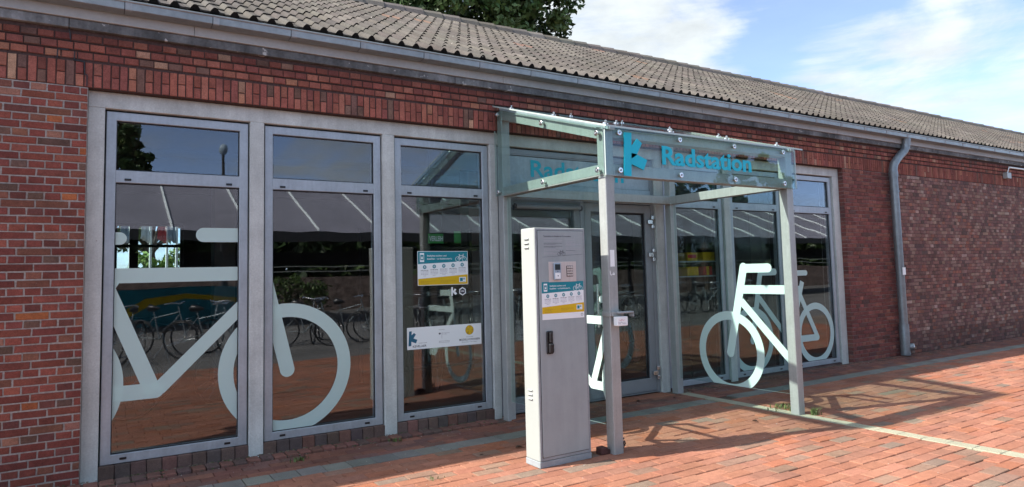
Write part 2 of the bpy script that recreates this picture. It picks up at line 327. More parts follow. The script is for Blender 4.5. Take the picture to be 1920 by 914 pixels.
# ------------------------------------------------------------------ measured positions
YB = -0.11                                    # brick face
YP = 0.03                                     # window panes
WIN = [(0.094, 1.1635), (1.3038, 2.3873), (2.5316, 3.595), (6.17, 7.262), (7.412, 8.508), (8.668, 9.785)]
PIL = [(-0.033, 0.083), (1.1745, 1.2927), (2.3985, 2.5205), (3.606, 3.695), (6.004, 6.140), (7.274, 7.400), (8.520, 8.656), (9.797, 9.956)]

# ================================================================== ground
plaza = MB().add([(-4, -6.4, -0.014), (16, -6.4, -0.014), (16, 0.3, -0.014), (-4, 0.3, -0.014)], [(0, 1, 2, 3)]).build('plaza', 'sand', kind='structure', label='plaza paved with red clinker bricks in front of the station')
MB().add([(-400, -400, -0.06), (400, -400, -0.06), (400, 400, -0.06), (-400, 400, -0.06)], [(0, 1, 2, 3)]).build('ground', 'field', kind='structure', label='open ground around the station')
MB().add([(-60, -30, -0.03), (80, -30, -0.03), (80, -6.4, -0.03), (-60, -6.4, -0.03)], [(0, 1, 2, 3)]).build('asphalt_road', 'asphalt', kind='structure', label='dark asphalt across from the plaza')
MB().add([(16, -6.4, -0.02), (80, -6.4, -0.02), (80, 0.3, -0.02), (16, 0.3, -0.02)], [(0, 1, 2, 3)]).build('pavement', 'field', kind='structure', label='red pavement running on along the far wall')

def paver_geo(x0, x1, y0, y1, z, h=0.03, r=rnd, b=0.004):
    t = [r.uniform(-0.002, 0.002) for _ in range(4)]
    v = [(x0, y0, z - h), (x1, y0, z - h), (x1, y1, z - h), (x0, y1, z - h), (x0, y0, z - b), (x1, y0, z - b), (x1, y1, z - b), (x0, y1, z - b),
         (x0 + b, y0 + b, z + t[0]), (x1 - b, y0 + b, z + t[1]), (x1 - b, y1 - b, z + t[2]), (x0 + b, y1 - b, z + t[3])]
    F = [(8, 9, 10, 11)] + [(4 + i, 4 + (i + 1) % 4, 8 + (i + 1) % 4, 8 + i) for i in range(4)] + [(i, (i + 1) % 4, 4 + (i + 1) % 4, 4 + i) for i in range(4)]
    return v, F
PAV = [(36, (0.325, 0.130, 0.080)), (28, (0.345, 0.145, 0.092)), (18, (0.30, 0.130, 0.085)), (10, (0.34, 0.122, 0.068)), (9, (0.26, 0.145, 0.10)), (3.5, (0.22, 0.145, 0.105))]
pieces = []
def course(y0, y1, xa, xb, length, off, cuts=()):
    x = xa + off - length
    while x < xb:
        a, b = max(x, xa), min(x + length, xb); x += length
        segs = [(a, b)]
        for c0, c1 in cuts:
            segs = [s for a_, b_ in segs for s in ((a_, min(b_, c0)), (max(a_, c1), b_)) if s[1] - s[0] > 0.02]
        for a_, b_ in segs:
            if b_ - a_ > 0.02: pieces.append((a_ + 0.0025, b_ - 0.0025, y0 + 0.003, y1 - 0.003))
row = 0
y = -0.248
while y - 0.103 > -0.665:
    course(y - 0.1035, y, -2.2, 16, 0.21, (row % 2) * 0.105, [(6.055, 6.205)]); y -= 0.1035; row += 1
y = -0.868
while y > -6.3:
    course(y - 0.115, y, -2.2, 16, 0.235, (row % 2) * 0.117 + rnd.uniform(-0.02, 0.02), [(6.055, 6.205)]); y -= 0.115; row += 1
gp = []
for a, b, c, d in pieces:
    col = jit(pick(PAV), 0.075); col = (col[0] * 0.93, col[1] * 1.02, col[2] * 1.07)
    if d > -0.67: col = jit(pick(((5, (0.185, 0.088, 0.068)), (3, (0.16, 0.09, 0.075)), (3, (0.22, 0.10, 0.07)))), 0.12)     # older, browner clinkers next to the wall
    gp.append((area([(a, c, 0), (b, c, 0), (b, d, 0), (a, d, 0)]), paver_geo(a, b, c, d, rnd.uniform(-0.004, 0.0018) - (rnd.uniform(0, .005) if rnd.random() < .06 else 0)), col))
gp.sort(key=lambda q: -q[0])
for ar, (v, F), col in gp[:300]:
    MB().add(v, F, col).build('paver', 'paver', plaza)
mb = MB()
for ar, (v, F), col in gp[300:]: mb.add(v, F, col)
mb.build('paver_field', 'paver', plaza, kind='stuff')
# grey slab strip along the facade
x = -2.2
while x < 16:
    if not (x < 6.205 and x + 0.2 > 6.055):
        v, F = paver_geo(x + 0.003, x + 0.197, -0.863, -0.668, rnd.uniform(0, 0.003))
        MB().add(v, F, jit((0.19, 0.195, 0.175), 0.14)).build('paving_slab', 'slab_grey', plaza)
    x += 0.2
# pale pebble strip running out from the door post
y = -0.25
while y > -6.3:
    v, F = paver_geo(6.058, 6.202, y - 0.197, y - 0.002, 0.001)
    MB().add(v, F).build('pebble_slab', 'pebble', plaza); y -= 0.199
# edging course of headers at the foot of the wall (stands a little proud on the window side)
x = -2.2
while x < 15.9:
    z = 0.022 if x < 3.5 else 0.004
    if not (3.55 < x < 6.3):
        v, F = paver_geo(x + 0.004, x + 0.100, -0.245 + rnd.uniform(-.004, .004), -0.125, z + rnd.uniform(-.003, .003), 0.06, b=0.008)
        MB().add(v, F, jit(pick([(3, (0.17, 0.085, 0.068)), (2, (0.13, 0.085, 0.075)), (2, (0.21, 0.10, 0.08))]), 0.12)).build('edging_brick', 'paver', plaza)
    x += 0.104
y0, y1 = -0.245, 0.02
for k in range(26):      # threshold row in front of the door
    x = 3.7 + k * 0.0885
    v, F = paver_geo(x + .003, x + .0855, -0.245, -0.02, -0.002)
    MB().add(v, F, jit(pick(PAV), 0.1)).build('threshold_brick', 'paver', plaza)

# ================================================================== building
bld = thing('bike_station', 'long single storey red brick bike station with a grey tiled roof', 'building', (5, 0, 0))
BR = [(30, (0.205, 0.060, 0.045)), (24, (0.17, 0.052, 0.042)), (14, (0.245, 0.078, 0.056)), (10, (0.14, 0.052, 0.044)), (12, (0.19, 0.080, 0.055)), (4, (0.27, 0.125, 0.09)), (1.5, (0.34, 0.11, 0.045)), (5, (0.13, 0.075, 0.058))]
SOL = [(30, (0.225, 0.076, 0.056)), (24, (0.185, 0.062, 0.050)), (16, (0.26, 0.098, 0.07)), (6, (0.14, 0.078, 0.062)), (5, (0.29, 0.13, 0.085)), (2, (0.31, 0.18, 0.125))]
HDR = [(24, (0.17, 0.075, 0.066)), (18, (0.14, 0.065, 0.06)), (16, (0.21, 0.11, 0.095)), (8, (0.24, 0.135, 0.112)), (2, (0.30, 0.19, 0.165)), (5, (0.10, 0.055, 0.052)), (6, (0.22, 0.08, 0.06))]
PILA = [(26, (0.185, 0.066, 0.056)), (22, (0.15, 0.056, 0.05)), (14, (0.22, 0.09, 0.07)), (8, (0.11, 0.055, 0.05))]
bricks = []
def brick(x0, x1, z0, z1, yf, col, rough=0.0015, depth=0.05):
    b = 0.0035; col = (col[0] * 1.06, col[1] * 1.04, col[2] * 1.0); j = lambda: rnd.uniform(-rough, rough); dy = rnd.uniform(-0.0025, 0.0025)
    yf += dy
    v = [(x0, yf + depth, z0), (x1, yf + depth, z0), (x1, yf + depth, z1), (x0, yf + depth, z1)]
    o = [(x0 + j(), z0 + j()), (x1 + j(), z0 + j()), (x1 + j(), z1 + j()), (x0 + j(), z1 + j())]
    v += [(x, yf + b, z) for x, z in o]
    v += [(o[0][0] + b, yf, o[0][1] + b), (o[1][0] - b, yf, o[1][1] + b), (o[2][0] - b, yf, o[2][1] - b), (o[3][0] + b, yf, o[3][1] - b)]
    F = [(8, 9, 10, 11)] + [(4 + i, 4 + (i + 1) % 4, 8 + (i + 1) % 4, 8 + i) for i in range(4)] + [(i, (i + 1) % 4, 4 + (i + 1) % 4, 4 + i) for i in range(4)]
    bricks.append((area([(x0, yf, z0), (x1, yf, z0), (x1, yf, z1), (x0, yf, z1)]), v, F, col))
CH = 0.059; MJ = 0.0055
def wall(xa, xb, pal, kind, right_edge=False, jn=MJ):
    for k in range(51):
        z0 = 0.002 + k * CH + jn; z1 = 0.002 + (k + 1) * CH - jn
        if kind == 'cross':
            Ln, off = (0.105, 0.0525) if k % 2 == 0 else (0.21, 0.105 * ((k // 2) % 2))
        else:
            Ln, off = 0.104, 0.052 * (k % 2)
        if right_edge:
            x = xb + off; lst = []
            while x > xa: lst.append((max(x - Ln, xa), min(x, xb))); x -= Ln
        else:
            x = xa - off; lst = []
            while x < xb: lst.append((max(x, xa), min(x + Ln, xb))); x += Ln
        i = 0
        while i < len(lst):
            a, b = lst[i]
            if kind == 'header' and rnd.random() < 0.10 and i + 1 < len(lst): a, b = min(a, lst[i + 1][0]), max(b, lst[i + 1][1]); i += 1
            i += 1
            if b - a < 0.022: continue
            c = jit(pick(pal), 0.16)
            if kind == 'cross' and (b - a) > 0.15: c = tuple(q * 0.88 for q in c)
            if kind == 'header': c = (c[0] * 1.15, c[1] * 1.36, c[2] * 1.34)
            if kind == 'header' and k < 6: c = tuple(q * 0.75 for q in c)
            brick(a + jn, b - jn, z0, z1, YB, c, 0.002 if kind == 'cross' else 0.003)
wall(-2.2, -0.033, BR, 'cross', True)
wall(9.956, 11.54, PILA, 'cross', jn=0.004)
wall(11.54, 22.0, HDR, 'header', jn=0.0045)
# reveal bricks of the jamb at the end of the glazing
for k in range(51):
    z0 = 0.002 + k * CH + MJ; z1 = z0 + CH - 2 * MJ; n = 1
    mbv = []
    xj = 9.956; v = [(xj - 0.002, -0.106, z0), (xj - 0.002, -0.030, z0), (xj - 0.002, -0.030, z1), (xj - 0.002, -0.106, z1), (xj + 0.03, -0.106, z0), (xj + 0.03, -0.030, z0), (xj + 0.03, -0.030, z1), (xj + 0.03, -0.106, z1)]
    bricks.append((0, v, [(3, 2, 1, 0), (4, 5, 6, 7), (0, 1, 5, 4), (2, 3, 7, 6)], jit(pick(PILA), 0.15)))
# soldier course
x = -2.2; i = 0; SP = 0.0592
while x < 22.0:
    c = tuple(q * 1.25 for q in jit(pick(SOL), 0.13)); z0, z1 = 3.019, 3.209
    if x > 9.9: c = tuple(q * 0.78 for q in c)
    if i % 2 == 0 or x > 10.3 and rnd.random() < 0.7: brick(x + 0.0045, x + SP - 0.0045, z0, z1, YB - 0.002, c)
    else:
        zm = 3.113 + rnd.uniform(-0.006, 0.006)
        brick(x + 0.0045, x + SP - 0.0045, z0, zm - 0.004, YB - 0.002, c); brick(x + 0.0045, x + SP - 0.0045, zm + 0.004, z1, YB - 0.002, jit(pick(SOL), 0.13))
    x += SP * (1 + rnd.uniform(-0.04, 0.04)); i += 1
# three stepped header courses under the slab
for k, (z0, z1, yo) in enumerate(((3.232, 3.284, -0.006), (3.298, 3.351, -0.016), (3.366, 3.416, -0.026))):
    x = -2.2 + 0.03 * k + (0.05 if k == 1 else 0)
    while x < 22.0:
        c = jit(pick(SOL), 0.13)
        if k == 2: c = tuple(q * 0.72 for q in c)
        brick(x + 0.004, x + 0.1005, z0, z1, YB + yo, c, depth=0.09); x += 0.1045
bricks.sort(key=lambda q: -q[0])
for ar, v, F, c in bricks[:300]: MB().add(v, F, c).build('brick', 'brick', bld)
mb = MB()
for ar, v, F, c in bricks[300:]: mb.add(v, F, c)
mb.build('brick_masonry', 'brick', bld, kind='stuff')
# mortar bodies behind the bricks
YM = YB + 0.006
MB().box(-2.2, -0.034, YM, 0.25, -0.05, 3.014).build('mortar_wall', 'mortar', bld)
MB().box(9.958, 11.54, YM + 0.001, 0.25, -0.05, 3.014).build('mortar_wall', 'mortar_mid', bld)
MB().box(11.54, 22.0, YM, 0.25, -0.05, 3.014).build('mortar_wall', 'mortar_brown', bld)
MB().box(22.0, 34, YB, 0.25, -0.05, 3.46).build('far_wall', 'mortar_brown', bld)
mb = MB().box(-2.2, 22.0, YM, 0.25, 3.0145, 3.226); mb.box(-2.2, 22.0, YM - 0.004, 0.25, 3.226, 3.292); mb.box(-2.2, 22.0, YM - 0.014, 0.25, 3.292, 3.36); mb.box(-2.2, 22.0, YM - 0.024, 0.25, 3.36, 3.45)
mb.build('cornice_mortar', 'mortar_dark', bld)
# settlement crack running down through the cornice
mb = MB()
for P in ([(-.166, 3.449), (-.161, 3.419), (-.155, 3.366), (-.169, 3.290), (-.205, 3.286), (-.236, 3.284), (-.238, 3.215)], [(-.127, 3.283), (-.129, 3.215), (-.064, 3.211), (-.058, 3.113), (-.043, 3.108), (-.043, 3.018)]):
    for (x0, z0), (x1, z1) in zip(P, P[1:]):
        w = 0.0035; dx, dz = (w, 0) if abs(z1 - z0) > abs(x1 - x0) else (0, w)
        yy = -0.1405 if min(z0, z1) > 3.29 else -0.1215
        mb.add([(x0 - dx, yy, z0 - dz), (x1 - dx, yy, z1 - dz), (x1 + dx, yy, z1 + dz), (x0 + dx, yy, z0 + dz), (x0 - dx, -0.09, z0 - dz), (x1 - dx, -0.09, z1 - dz), (x1 + dx, -0.09, z1 + dz), (x0 + dx, -0.09, z0 + dz)], [(0, 1, 2, 3), (0, 4, 5, 1), (2, 6, 7, 3)])
mb.build('crack', 'black', bld)
# weathered slab edge, fascia
x = -2.2
for i, w in enumerate((2.034, 3.3, 3.1, 3.4, 3.2, 3.3, 3.4, 3.3, 3.3, 3.2, 3.3)):
    MB().bbox(x + 0.002, x + w - 0.002, -0.17, 0.2, 3.45, 3.521, 0.004).build('slab_edge', 'slab', bld); x += w
x = -2.2
for w in (2.9, 3.0, 3.05, 3.0, 2.95, 3.0, 3.1, 3.0, 3.0, 3.0, 3.0, 3.0):
    MB().bbox(x + 0.0015, x + w - 0.0015, -0.19, 0.1, 3.5235, 3.66, 0.003).build('fascia_board', 'fascia', bld); x += w
# box gutter in lengths, each with a sleeve
x = 0.829 - 5 * 0.632; glen = (0.632, 0.628, 0.64, 0.625, 0.63)
i = 0
while x < 34:
    w = glen[i % 5]; i += 1
    pr = [(-0.192, 3.700), (-0.192, 3.606), (-0.200, 3.600), (-0.296, 3.606), (-0.306, 3.612), (-0.312, 3.668), (-0.302, 3.668), (-0.297, 3.620), (-0.205, 3.612), (-0.203, 3.700)]
    g = MB().prism(pr[::-1], 'x', x + 0.003, x + w - 0.003).build('gutter', 'zinc', bld)
    MB().tube([(x + 0.0012, -0.310, 3.675), (x + w - 0.0012, -0.310, 3.675)], 0.011, 8).build('gutter_bead', 'zinc', g)
    q = [(-0.2965, 3.6035), (-0.3085, 3.6105), (-0.3145, 3.667), (-0.3105, 3.667), (-0.304, 3.612), (-0.2965, 3.607)]
    MB().prism(q[::-1], 'x', x + 0.0035, x + 0.05).build('gutter_sleeve', 'plinth', g)
    MB().prism([(-0.2955, 3.607), (-0.307, 3.613), (-0.311, 3.665), (-0.303, 3.665), (-0.299, 3.62)][::-1], 'x', x - 0.003, x + 0.003).build('gutter_joint', 'black', g)
    MB().box(x - 0.003, x + 0.003, -0.295, -0.195, 3.6062, 3.612).build('gutter_joint', 'black', g)
    x += w

# ---- roof: pantiles
PITCH = math.atan2(2.17, 4.25); cp, sp = math.cos(PITCH), math.sin(PITCH)
RY0, RZ0 = -0.262, 3.712; EXP = 0.312; TW = 0.302; NROW = 15
def tile_geo(x0, k):
    prof = []
    for r_ in range(2):
        for u, h in ((0.0, 0.0), (0.038, 0.0), (0.049, 0.018), (0.063, 0.033), (0.083, 0.0335), (0.098, 0.019), (0.110, 0.001)):
            prof.append((r_ * TW / 2 + u, h))
    prof.append((TW - 0.002, 0.0))
    dz = rnd.uniform(-0.002, 0.002); dx = rnd.uniform(-0.003, 0.003); s0 = k * EXP + rnd.uniform(-0.006, 0.006) - (rnd.uniform(0.01, 0.035) if rnd.random() < 0.05 else 0); s1 = s0 + EXP + 0.05
    v = []
    for (s, lift) in ((s0, 0.016), (s1, 0.002)):
        for u, h in prof:
            n = lift + h + dz; v.append((x0 + u + dx, RY0 + s * cp - n * sp, RZ0 + s * sp + n * cp))
    n = len(prof)
    for u, h in prof:
        q = 0.002 + dz; v.append((x0 + u + dx, RY0 + (s0 + 0.004) * cp - q * sp, RZ0 + (s0 + 0.004) * sp + q * cp))
    F = [(i, i + 1, n + i + 1, n + i) for i in range(n - 1)] + [(2 * n + i, 2 * n + i + 1, i + 1, i) for i in range(n - 1)]
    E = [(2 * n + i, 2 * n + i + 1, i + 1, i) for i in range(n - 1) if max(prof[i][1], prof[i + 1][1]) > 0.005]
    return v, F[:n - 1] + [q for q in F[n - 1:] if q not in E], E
tiles = []
TP = [(10, (0.090, 0.081, 0.072)), (8, (0.077, 0.069, 0.062)), (5, (0.103, 0.093, 0.082)), (3, (0.072, 0.065, 0.058)), (0.4, (0.13, 0.085, 0.065))]
END_SHADE = (0.010, 0.009, 0.008)      # shade on the hump ends, painted into the tile colour
for k in range(NROW):
    x = -2.4
    while x < 34:
        s0 = k * EXP; a = (x, RY0 + s0 * cp, RZ0 + s0 * sp); s1 = s0 + EXP
        ar = area([a, (x + TW, a[1], a[2]), (x + TW, RY0 + s1 * cp, RZ0 + s1 * sp), (x, RY0 + s1 * cp, RZ0 + s1 * sp)])
        tiles.append((ar, tile_geo(x, k), jit(pick(TP), 0.09))); x += TW
tiles.sort(key=lambda q: -q[0])
roof = MB().prism([(RY0 + 0.02, RZ0 - 0.02), (4.0, RZ0 + (4.0 - RY0) * sp / cp - 0.02), (8.3, RZ0 - 0.02), (8.3, RZ0 - 0.06), (4.0, RZ0 + (4.0 - RY0) * sp / cp - 0.08), (RY0 + 0.02, RZ0 - 0.06)], 'x', -2.4, 34).build('roof', 'dark', bld)
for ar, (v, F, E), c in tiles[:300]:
    mb = MB().add(v, F, c); mb.add(v, E, END_SHADE); mb.build('roof_tile', 'tile', roof)
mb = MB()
for ar, (v, F, E), c in tiles[300:]: mb.add(v, F, c); mb.add(v, E, END_SHADE)
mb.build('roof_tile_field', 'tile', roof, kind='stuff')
x = -2.4; RZ1 = RZ0 + (4.0 - RY0) * sp / cp; i = 0
while x < 34:
    w = 0.352 if x < 17.6 else 0.70
    a = [(-0.15, -0.075), (-0.12, 0.005), (-0.065, 0.062), (0, 0.08), (0.065, 0.062), (0.12, 0.005), (0.15, -0.075)]
    dz = rnd.uniform(-0.005, 0.005); v = []
    for xx, sc in ((x, 0.86), (x + w + 0.03, 1.08)):
        for yy, zz in a: v.append((xx, 4.0 + yy * sc, RZ1 + 0.035 + zz * sc + dz))
    for yy, zz in a: v.append((x + w + 0.03, 4.0 + yy * 0.9, RZ1 + 0.035 + zz * 0.9 - 0.006 + dz))
    F = [(j, j + 7, j + 8, j + 1) for j in range(6)] + [(7 + j, 14 + j, 15 + j, 8 + j) for j in range(6)]
    MB().add(v, F, jit((0.125, 0.112, 0.098), 0.16)).build('ridge_tile', 'tile', roof); x += w

# ---- concrete frame of the glazing
mb = MB().bbox(-0.033, 9.956, -0.028, 0.22, 2.884, 3.0135, 0.004); mb.build('concrete_lintel', 'concrete', bld)
for a, b in PIL: MB().bbox(a, b, -0.0285, 0.215, -0.02, 2.8835, 0.004).build('concrete_pillar', 'concrete', bld)
# brick sills under the windows
for i, (a, b) in enumerate(WIN):
    zt = 0.096 if i < 3 else 0.016
    n = 10; x0 = PIL[i if i < 3 else i + 1][1]; x1 = PIL[i + 1 if i < 3 else i + 2][0]; wq = (x1 - x0) / n
    MB().box(x0 + 0.001, x1 - 0.001, -0.012, 0.2, -0.03, zt - 0.004).build('sill_bed', 'mortar_brown', bld)
    if i < 3:
        for k in range(n):
            v, F = paver_geo(x0 + k * wq + 0.004, x0 + (k + 1) * wq - 0.004, -0.024 + rnd.uniform(-.002, .002), 0.06, zt, 0.11, b=0.006)
            MB().add(v, F, jit(pick([(3, (0.14, 0.095, 0.08)), (2, (0.11, 0.085, 0.08)), (1, (0.19, 0.10, 0.08))]), 0.12)).build('sill_brick', 'paver', bld)

# ---- bicycle film on the glass: strokes in design coordinates, clipped to the pane
def clip(poly, x0, x1, z0, z1):
    for ax, lim, sg in ((0, x0, 1), (0, x1, -1), (1, z0, 1), (1, z1, -1)):
        o = []
        for i in range(len(poly)):
            p, q = poly[i], poly[(i + 1) % len(poly)]; dp, dq = sg * (p[ax] - lim), sg * (q[ax] - lim)
            if dp >= 0: o.append(p)
            if (dp >= 0) != (dq >= 0): t = dp / (dp - dq); o.append((p[0] + (q[0] - p[0]) * t, p[1] + (q[1] - p[1]) * t))
        poly = o
        if not poly: return []
    return poly
def stroke(a, b, w, ca=False, cb=False):
    d = Vector((b[0] - a[0], b[1] - a[1])).normalized(); n = Vector((-d.y, d.x)) * w / 2; A, B = Vector(a), Vector(b)
    P = [A - n, B - n]
    ang = math.atan2(d.y, d.x)
    if cb: P += [B + Vector((math.cos(ang + t), math.sin(ang + t))) * w / 2 for t in [(-90 + 15 * k) * math.pi / 180 for k in range(1, 12)]]
    P += [B + n, A + n]
    if ca: P += [A + Vector((math.cos(ang + t), math.sin(ang + t))) * w / 2 for t in [(90 + 15 * k) * math.pi / 180 for k in range(1, 12)]]
    return [(p.x, p.y) for p in P]
def ring(c, R1, R0, n=72):
    o = []
    for k in range(n):
        a, b = 2 * math.pi * k / n, 2 * math.pi * (k + 1) / n
        o.append([(c[0] + R1 * math.cos(a), c[1] + R1 * math.sin(a)), (c[0] + R1 * math.cos(b), c[1] + R1 * math.sin(b)), (c[0] + R0 * math.cos(b), c[1] + R0 * math.sin(b)), (c[0] + R0 * math.cos(a), c[1] + R0 * math.sin(a))])
    return o
def bike_shapes(tt=1.553):
    """layers of convex polygons: the city bicycle drawn on the glass, front wheel at (1.509, .705)"""
    return [ring((1.509, 0.705), 0.574, 0.452), ring((-0.33, 0.705), 0.574, 0.452),
            [stroke((1.507, 0.692), (1.215, 1.90), 0.126, True, True)], [stroke((0.815, 1.885), (1.215, 1.885), 0.121, True, True)],
            [[(0.10, tt - 0.059), (1.34, tt - 0.059), (1.32, tt + 0.059), (0.10, tt + 0.059)]],
            [stroke((0.455, 0.612), (0.02, 1.69), 0.120)], [stroke((0.49, 0.635), (1.28, 1.43), 0.108)],
            [stroke((0.47, 0.627), (-0.36, 0.627), 0.122, True, True)], [stroke((-0.36, 0.64), (0.16, 1.53), 0.108, True, False)],
            [stroke((-0.10, 1.85), (0.20, 1.85), 0.10, True, True)]]
def film_mesh(layers, fmap, lim, place):
    mb = MB()
    for i, polys in enumerate(layers):
        for p in polys:
            q = [fmap(a) for a in p]; q = clip(q, *lim)
            if len(q) > 2: mb.add([place(a, i) for a in q], [tuple(range(len(q)))])
    return mb
LAY = 0.0004
def in_y(y): return lambda a, i: (a[0], y - i * LAY, a[1])
def in_x(x, sg): return lambda a, i: (x + sg * i * LAY, a[0], a[1])

# ---- windows
windows = []
for i, (a, b) in enumerate(WIN):
    zb = 0.0987 if i < 3 else 0.018
    fr = MB().ring_frame(a, b, zb, 2.8667, 0.0705, 0.0, 0.09); w = fr.build('window', 'aluminium', bld)
    windows.append(w)
    MB().bbox(a + 0.0665, b - 0.0665, 0.002, 0.085, 2.296, 2.397, 0.004).build('transom', 'aluminium', w)
    gx0, gx1 = a + 0.0685, b - 0.0685
    for z0, z1 in ((zb + 0.0685, 2.2955), (2.3975, 2.7975)):
        MB().box(gx0, gx1, YP, YP + 0.008, z0, z1).build('pane', 'pane', w)
        g = MB(); t = 0.008
        g.box(gx0, gx0 + t, 0.02, 0.0295, z0, z1); g.box(gx1 - t, gx1, 0.02, 0.0295, z0, z1); g.box(gx0 + t, gx1 - t, 0.02, 0.0295, z0, z0 + t); g.box(gx0 + t, gx1 - t, 0.02, 0.0295, z1 - t, z1)
        g.build('gasket', 'gasket', w, kind='stuff')
    for xx in (a + 0.155, b - 0.155):
        for zz in (2.322, zb + 0.034): MB().bbox(xx - 0.024, xx + 0.024, -0.0035, 0.003, zz - 0.009, zz + 0.009, 0.002).build('drain_cap', 'black', w)
# dark joint behind each frame
for i, (a, b) in enumerate(WIN):
    q = [PIL[j if j < 4 else j][1] for j in (i if i < 3 else i + 1,)][0]; q2 = PIL[(i + 1) if i < 3 else i + 2][0]
    mb = MB(); zb = 0.0987 if i < 3 else 0.018
    mb.box(q + 0.001, a - 0.001, 0.04, 0.2, zb, 2.883) if a - q > 0.004 else None
    mb.box(b + 0.001, q2 - 0.001, 0.04, 0.2, zb, 2.883) if q2 - b > 0.004 else None
    mb.box(a, b, 0.04, 0.2, 2.868, 2.883)
    if mb.v: mb.build('joint_seal', 'gasket', windows[i], kind='stuff')
shapes = bike_shapes()
idf = lambda p: p
film_mesh(shapes, idf, (0.163, 1.094, 0.168, 2.295), in_y(YP - 0.0012)).build('bicycle_decal', 'film', windows[0], label='frosted bicycle frame and handlebar film')
film_mesh(shapes[:1] + shapes[2:3], idf, (1.374, 2.318, 0.168, 2.295), in_y(YP - 0.0012)).build('bicycle_decal', 'film', windows[1], label='frosted bicycle front wheel film')
k = 0.79
fm = lambda p: (7.80 - (p[0] - 1.509) * k, 0.495 + (p[1] - 0.705) * k)
film_mesh(shapes, fm, (7.482, 8.438, 0.089, 2.295), in_y(YP - 0.0012)).build('bicycle_decal', 'film', windows[4], label='frosted bicycle front half film')
film_mesh(shapes, fm, (8.738, 9.715, 0.089, 2.295), in_y(YP - 0.0012)).build('bicycle_decal', 'film', windows[5], label='frosted bicycle rear wheel film')

# ---- entrance
ent = MB().ring_frame(3.70, 6.000, 0.004, 2.8667, 0.055, 0.0, 0.09, wb=0.03).build('entrance_frame', 'door_grey', bld)
tp = MB().bbox(3.756, 5.944, 0.012, 0.06, 2.49, 2.792, 0.003).build('sign_panel', 'aluminium', ent)
mb = MB(); text(mb, 'Radstation', 4.155, 5.525, 2.566, 0.192, 0.009, 0.022); mb.build('lettering', 'sign_teal', tp)
MB().bbox(3.756, 5.944, 0.004, 0.08, 2.796, 2.811, 0.002).build('frame_rail', 'door_grey', ent)
MB().bbox(3.756, 5.944, -0.004, 0.08, 2.31, 2.487, 0.003).build('frame_rail', 'aluminium', ent)
MB().bbox(4.826, 4.884, -0.003, 0.08, 0.034, 2.309, 0.003).build('frame_post', 'door_grey', ent)
side = MB().ring_frame(3.757, 4.825, 0.035, 2.308, 0.085, 0.004, 0.075, wb=0.13).build('side_light', 'door_grey', ent)
MB().box(3.8425, 4.7395, 0.035, 0.043, 0.166, 2.2225).build('pane', 'pane', side)
door = MB().ring_frame(4.888, 5.94, 0.018, 2.300, 0.098, 0.000, 0.075, wb=0.16).build('door', 'door_grey', ent)
MB().box(4.987, 5.841, 0.035, 0.043, 0.179, 2.2015).build('pane', 'pane', door)
t = 0.02
g = MB().box(4.987, 4.987 + t, 0.022, 0.0345, 0.179, 2.2015); g.box(5.841 - t, 5.841, 0.022, 0.0345, 0.179, 2.2015); g.box(4.987 + t, 5.841 - t, 0.022, 0.0345, 2.2015 - t, 2.2015); g.box(4.987 + t, 5.841 - t, 0.022, 0.0345, 0.179, 0.179 + t)
g.build('gasket', 'gasket', door, kind='stuff')
for z in (2.094, 1.685, 0.238):
    h = MB().bbox(5.868, 5.944, -0.034, -0.001, z - 0.026, z + 0.026, 0.004).build('hinge', 'chrome', door)
    for dz in (0.031, -0.079): MB().bbox(5.93, 5.976, -0.034, -0.0045, z + dz, z + dz + 0.048, 0.004).build('hinge_leaf', 'chrome', h)
MB().tube([(3.90, -0.05, 2.225), (4.79, -0.05, 2.232)], 0.028, 12).build('door_closer_tube', 'door_grey', side)
for xx in (3.885, 4.785): MB().tube([(xx, -0.05, 2.226), (xx + 0.02, -0.05, 2.226)], 0.033, 12).build('end_cap', 'black', side)
MB().tube([(5.0, -0.06, 0.85), (5.0, -0.06, 1.35)], 0.014, 10).build('pull_handle', 'chrome', door)

# ---- shell and interior of the building
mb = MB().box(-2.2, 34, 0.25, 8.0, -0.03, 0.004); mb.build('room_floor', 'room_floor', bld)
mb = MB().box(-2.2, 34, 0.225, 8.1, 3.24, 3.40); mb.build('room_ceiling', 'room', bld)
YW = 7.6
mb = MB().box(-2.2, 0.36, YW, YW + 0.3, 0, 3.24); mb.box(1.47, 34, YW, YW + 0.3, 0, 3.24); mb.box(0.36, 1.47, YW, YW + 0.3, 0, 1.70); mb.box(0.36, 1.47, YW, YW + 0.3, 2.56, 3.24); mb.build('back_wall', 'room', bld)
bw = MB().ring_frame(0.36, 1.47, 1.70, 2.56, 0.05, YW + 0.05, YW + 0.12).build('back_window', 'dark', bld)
MB().box(0.60, 0.74, YW + 0.04, YW + 0.13, 1.75, 2.51).build('mullion', 'dark', bw)
MB().box(0.41, 1.42, YW + 0.035, YW + 0.13, 2.125, 2.175).build('transom', 'dark', bw)
MB().box(0.41, 1.42, YW + 0.085, YW + 0.09, 1.75, 2.51).build('pane', 'canopy_glass', bw)
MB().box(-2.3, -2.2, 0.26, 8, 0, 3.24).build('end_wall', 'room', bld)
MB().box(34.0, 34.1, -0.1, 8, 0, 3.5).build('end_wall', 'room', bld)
for xx, yy in ((1.56, 4.6), (5.2, 3.4), (9.0, 3.4), (12.5, 3.4)): MB().bbox(xx, xx + 0.3, yy, yy + 0.3, 0.004, 3.24, 0.01).build('column', 'room_pale', bld)
for yy in (2.2, 4.4, 6.4): MB().box(-2.2, 34, yy, yy + 0.14, 2.98, 3.24).build('ceiling_beam', 'room', bld)

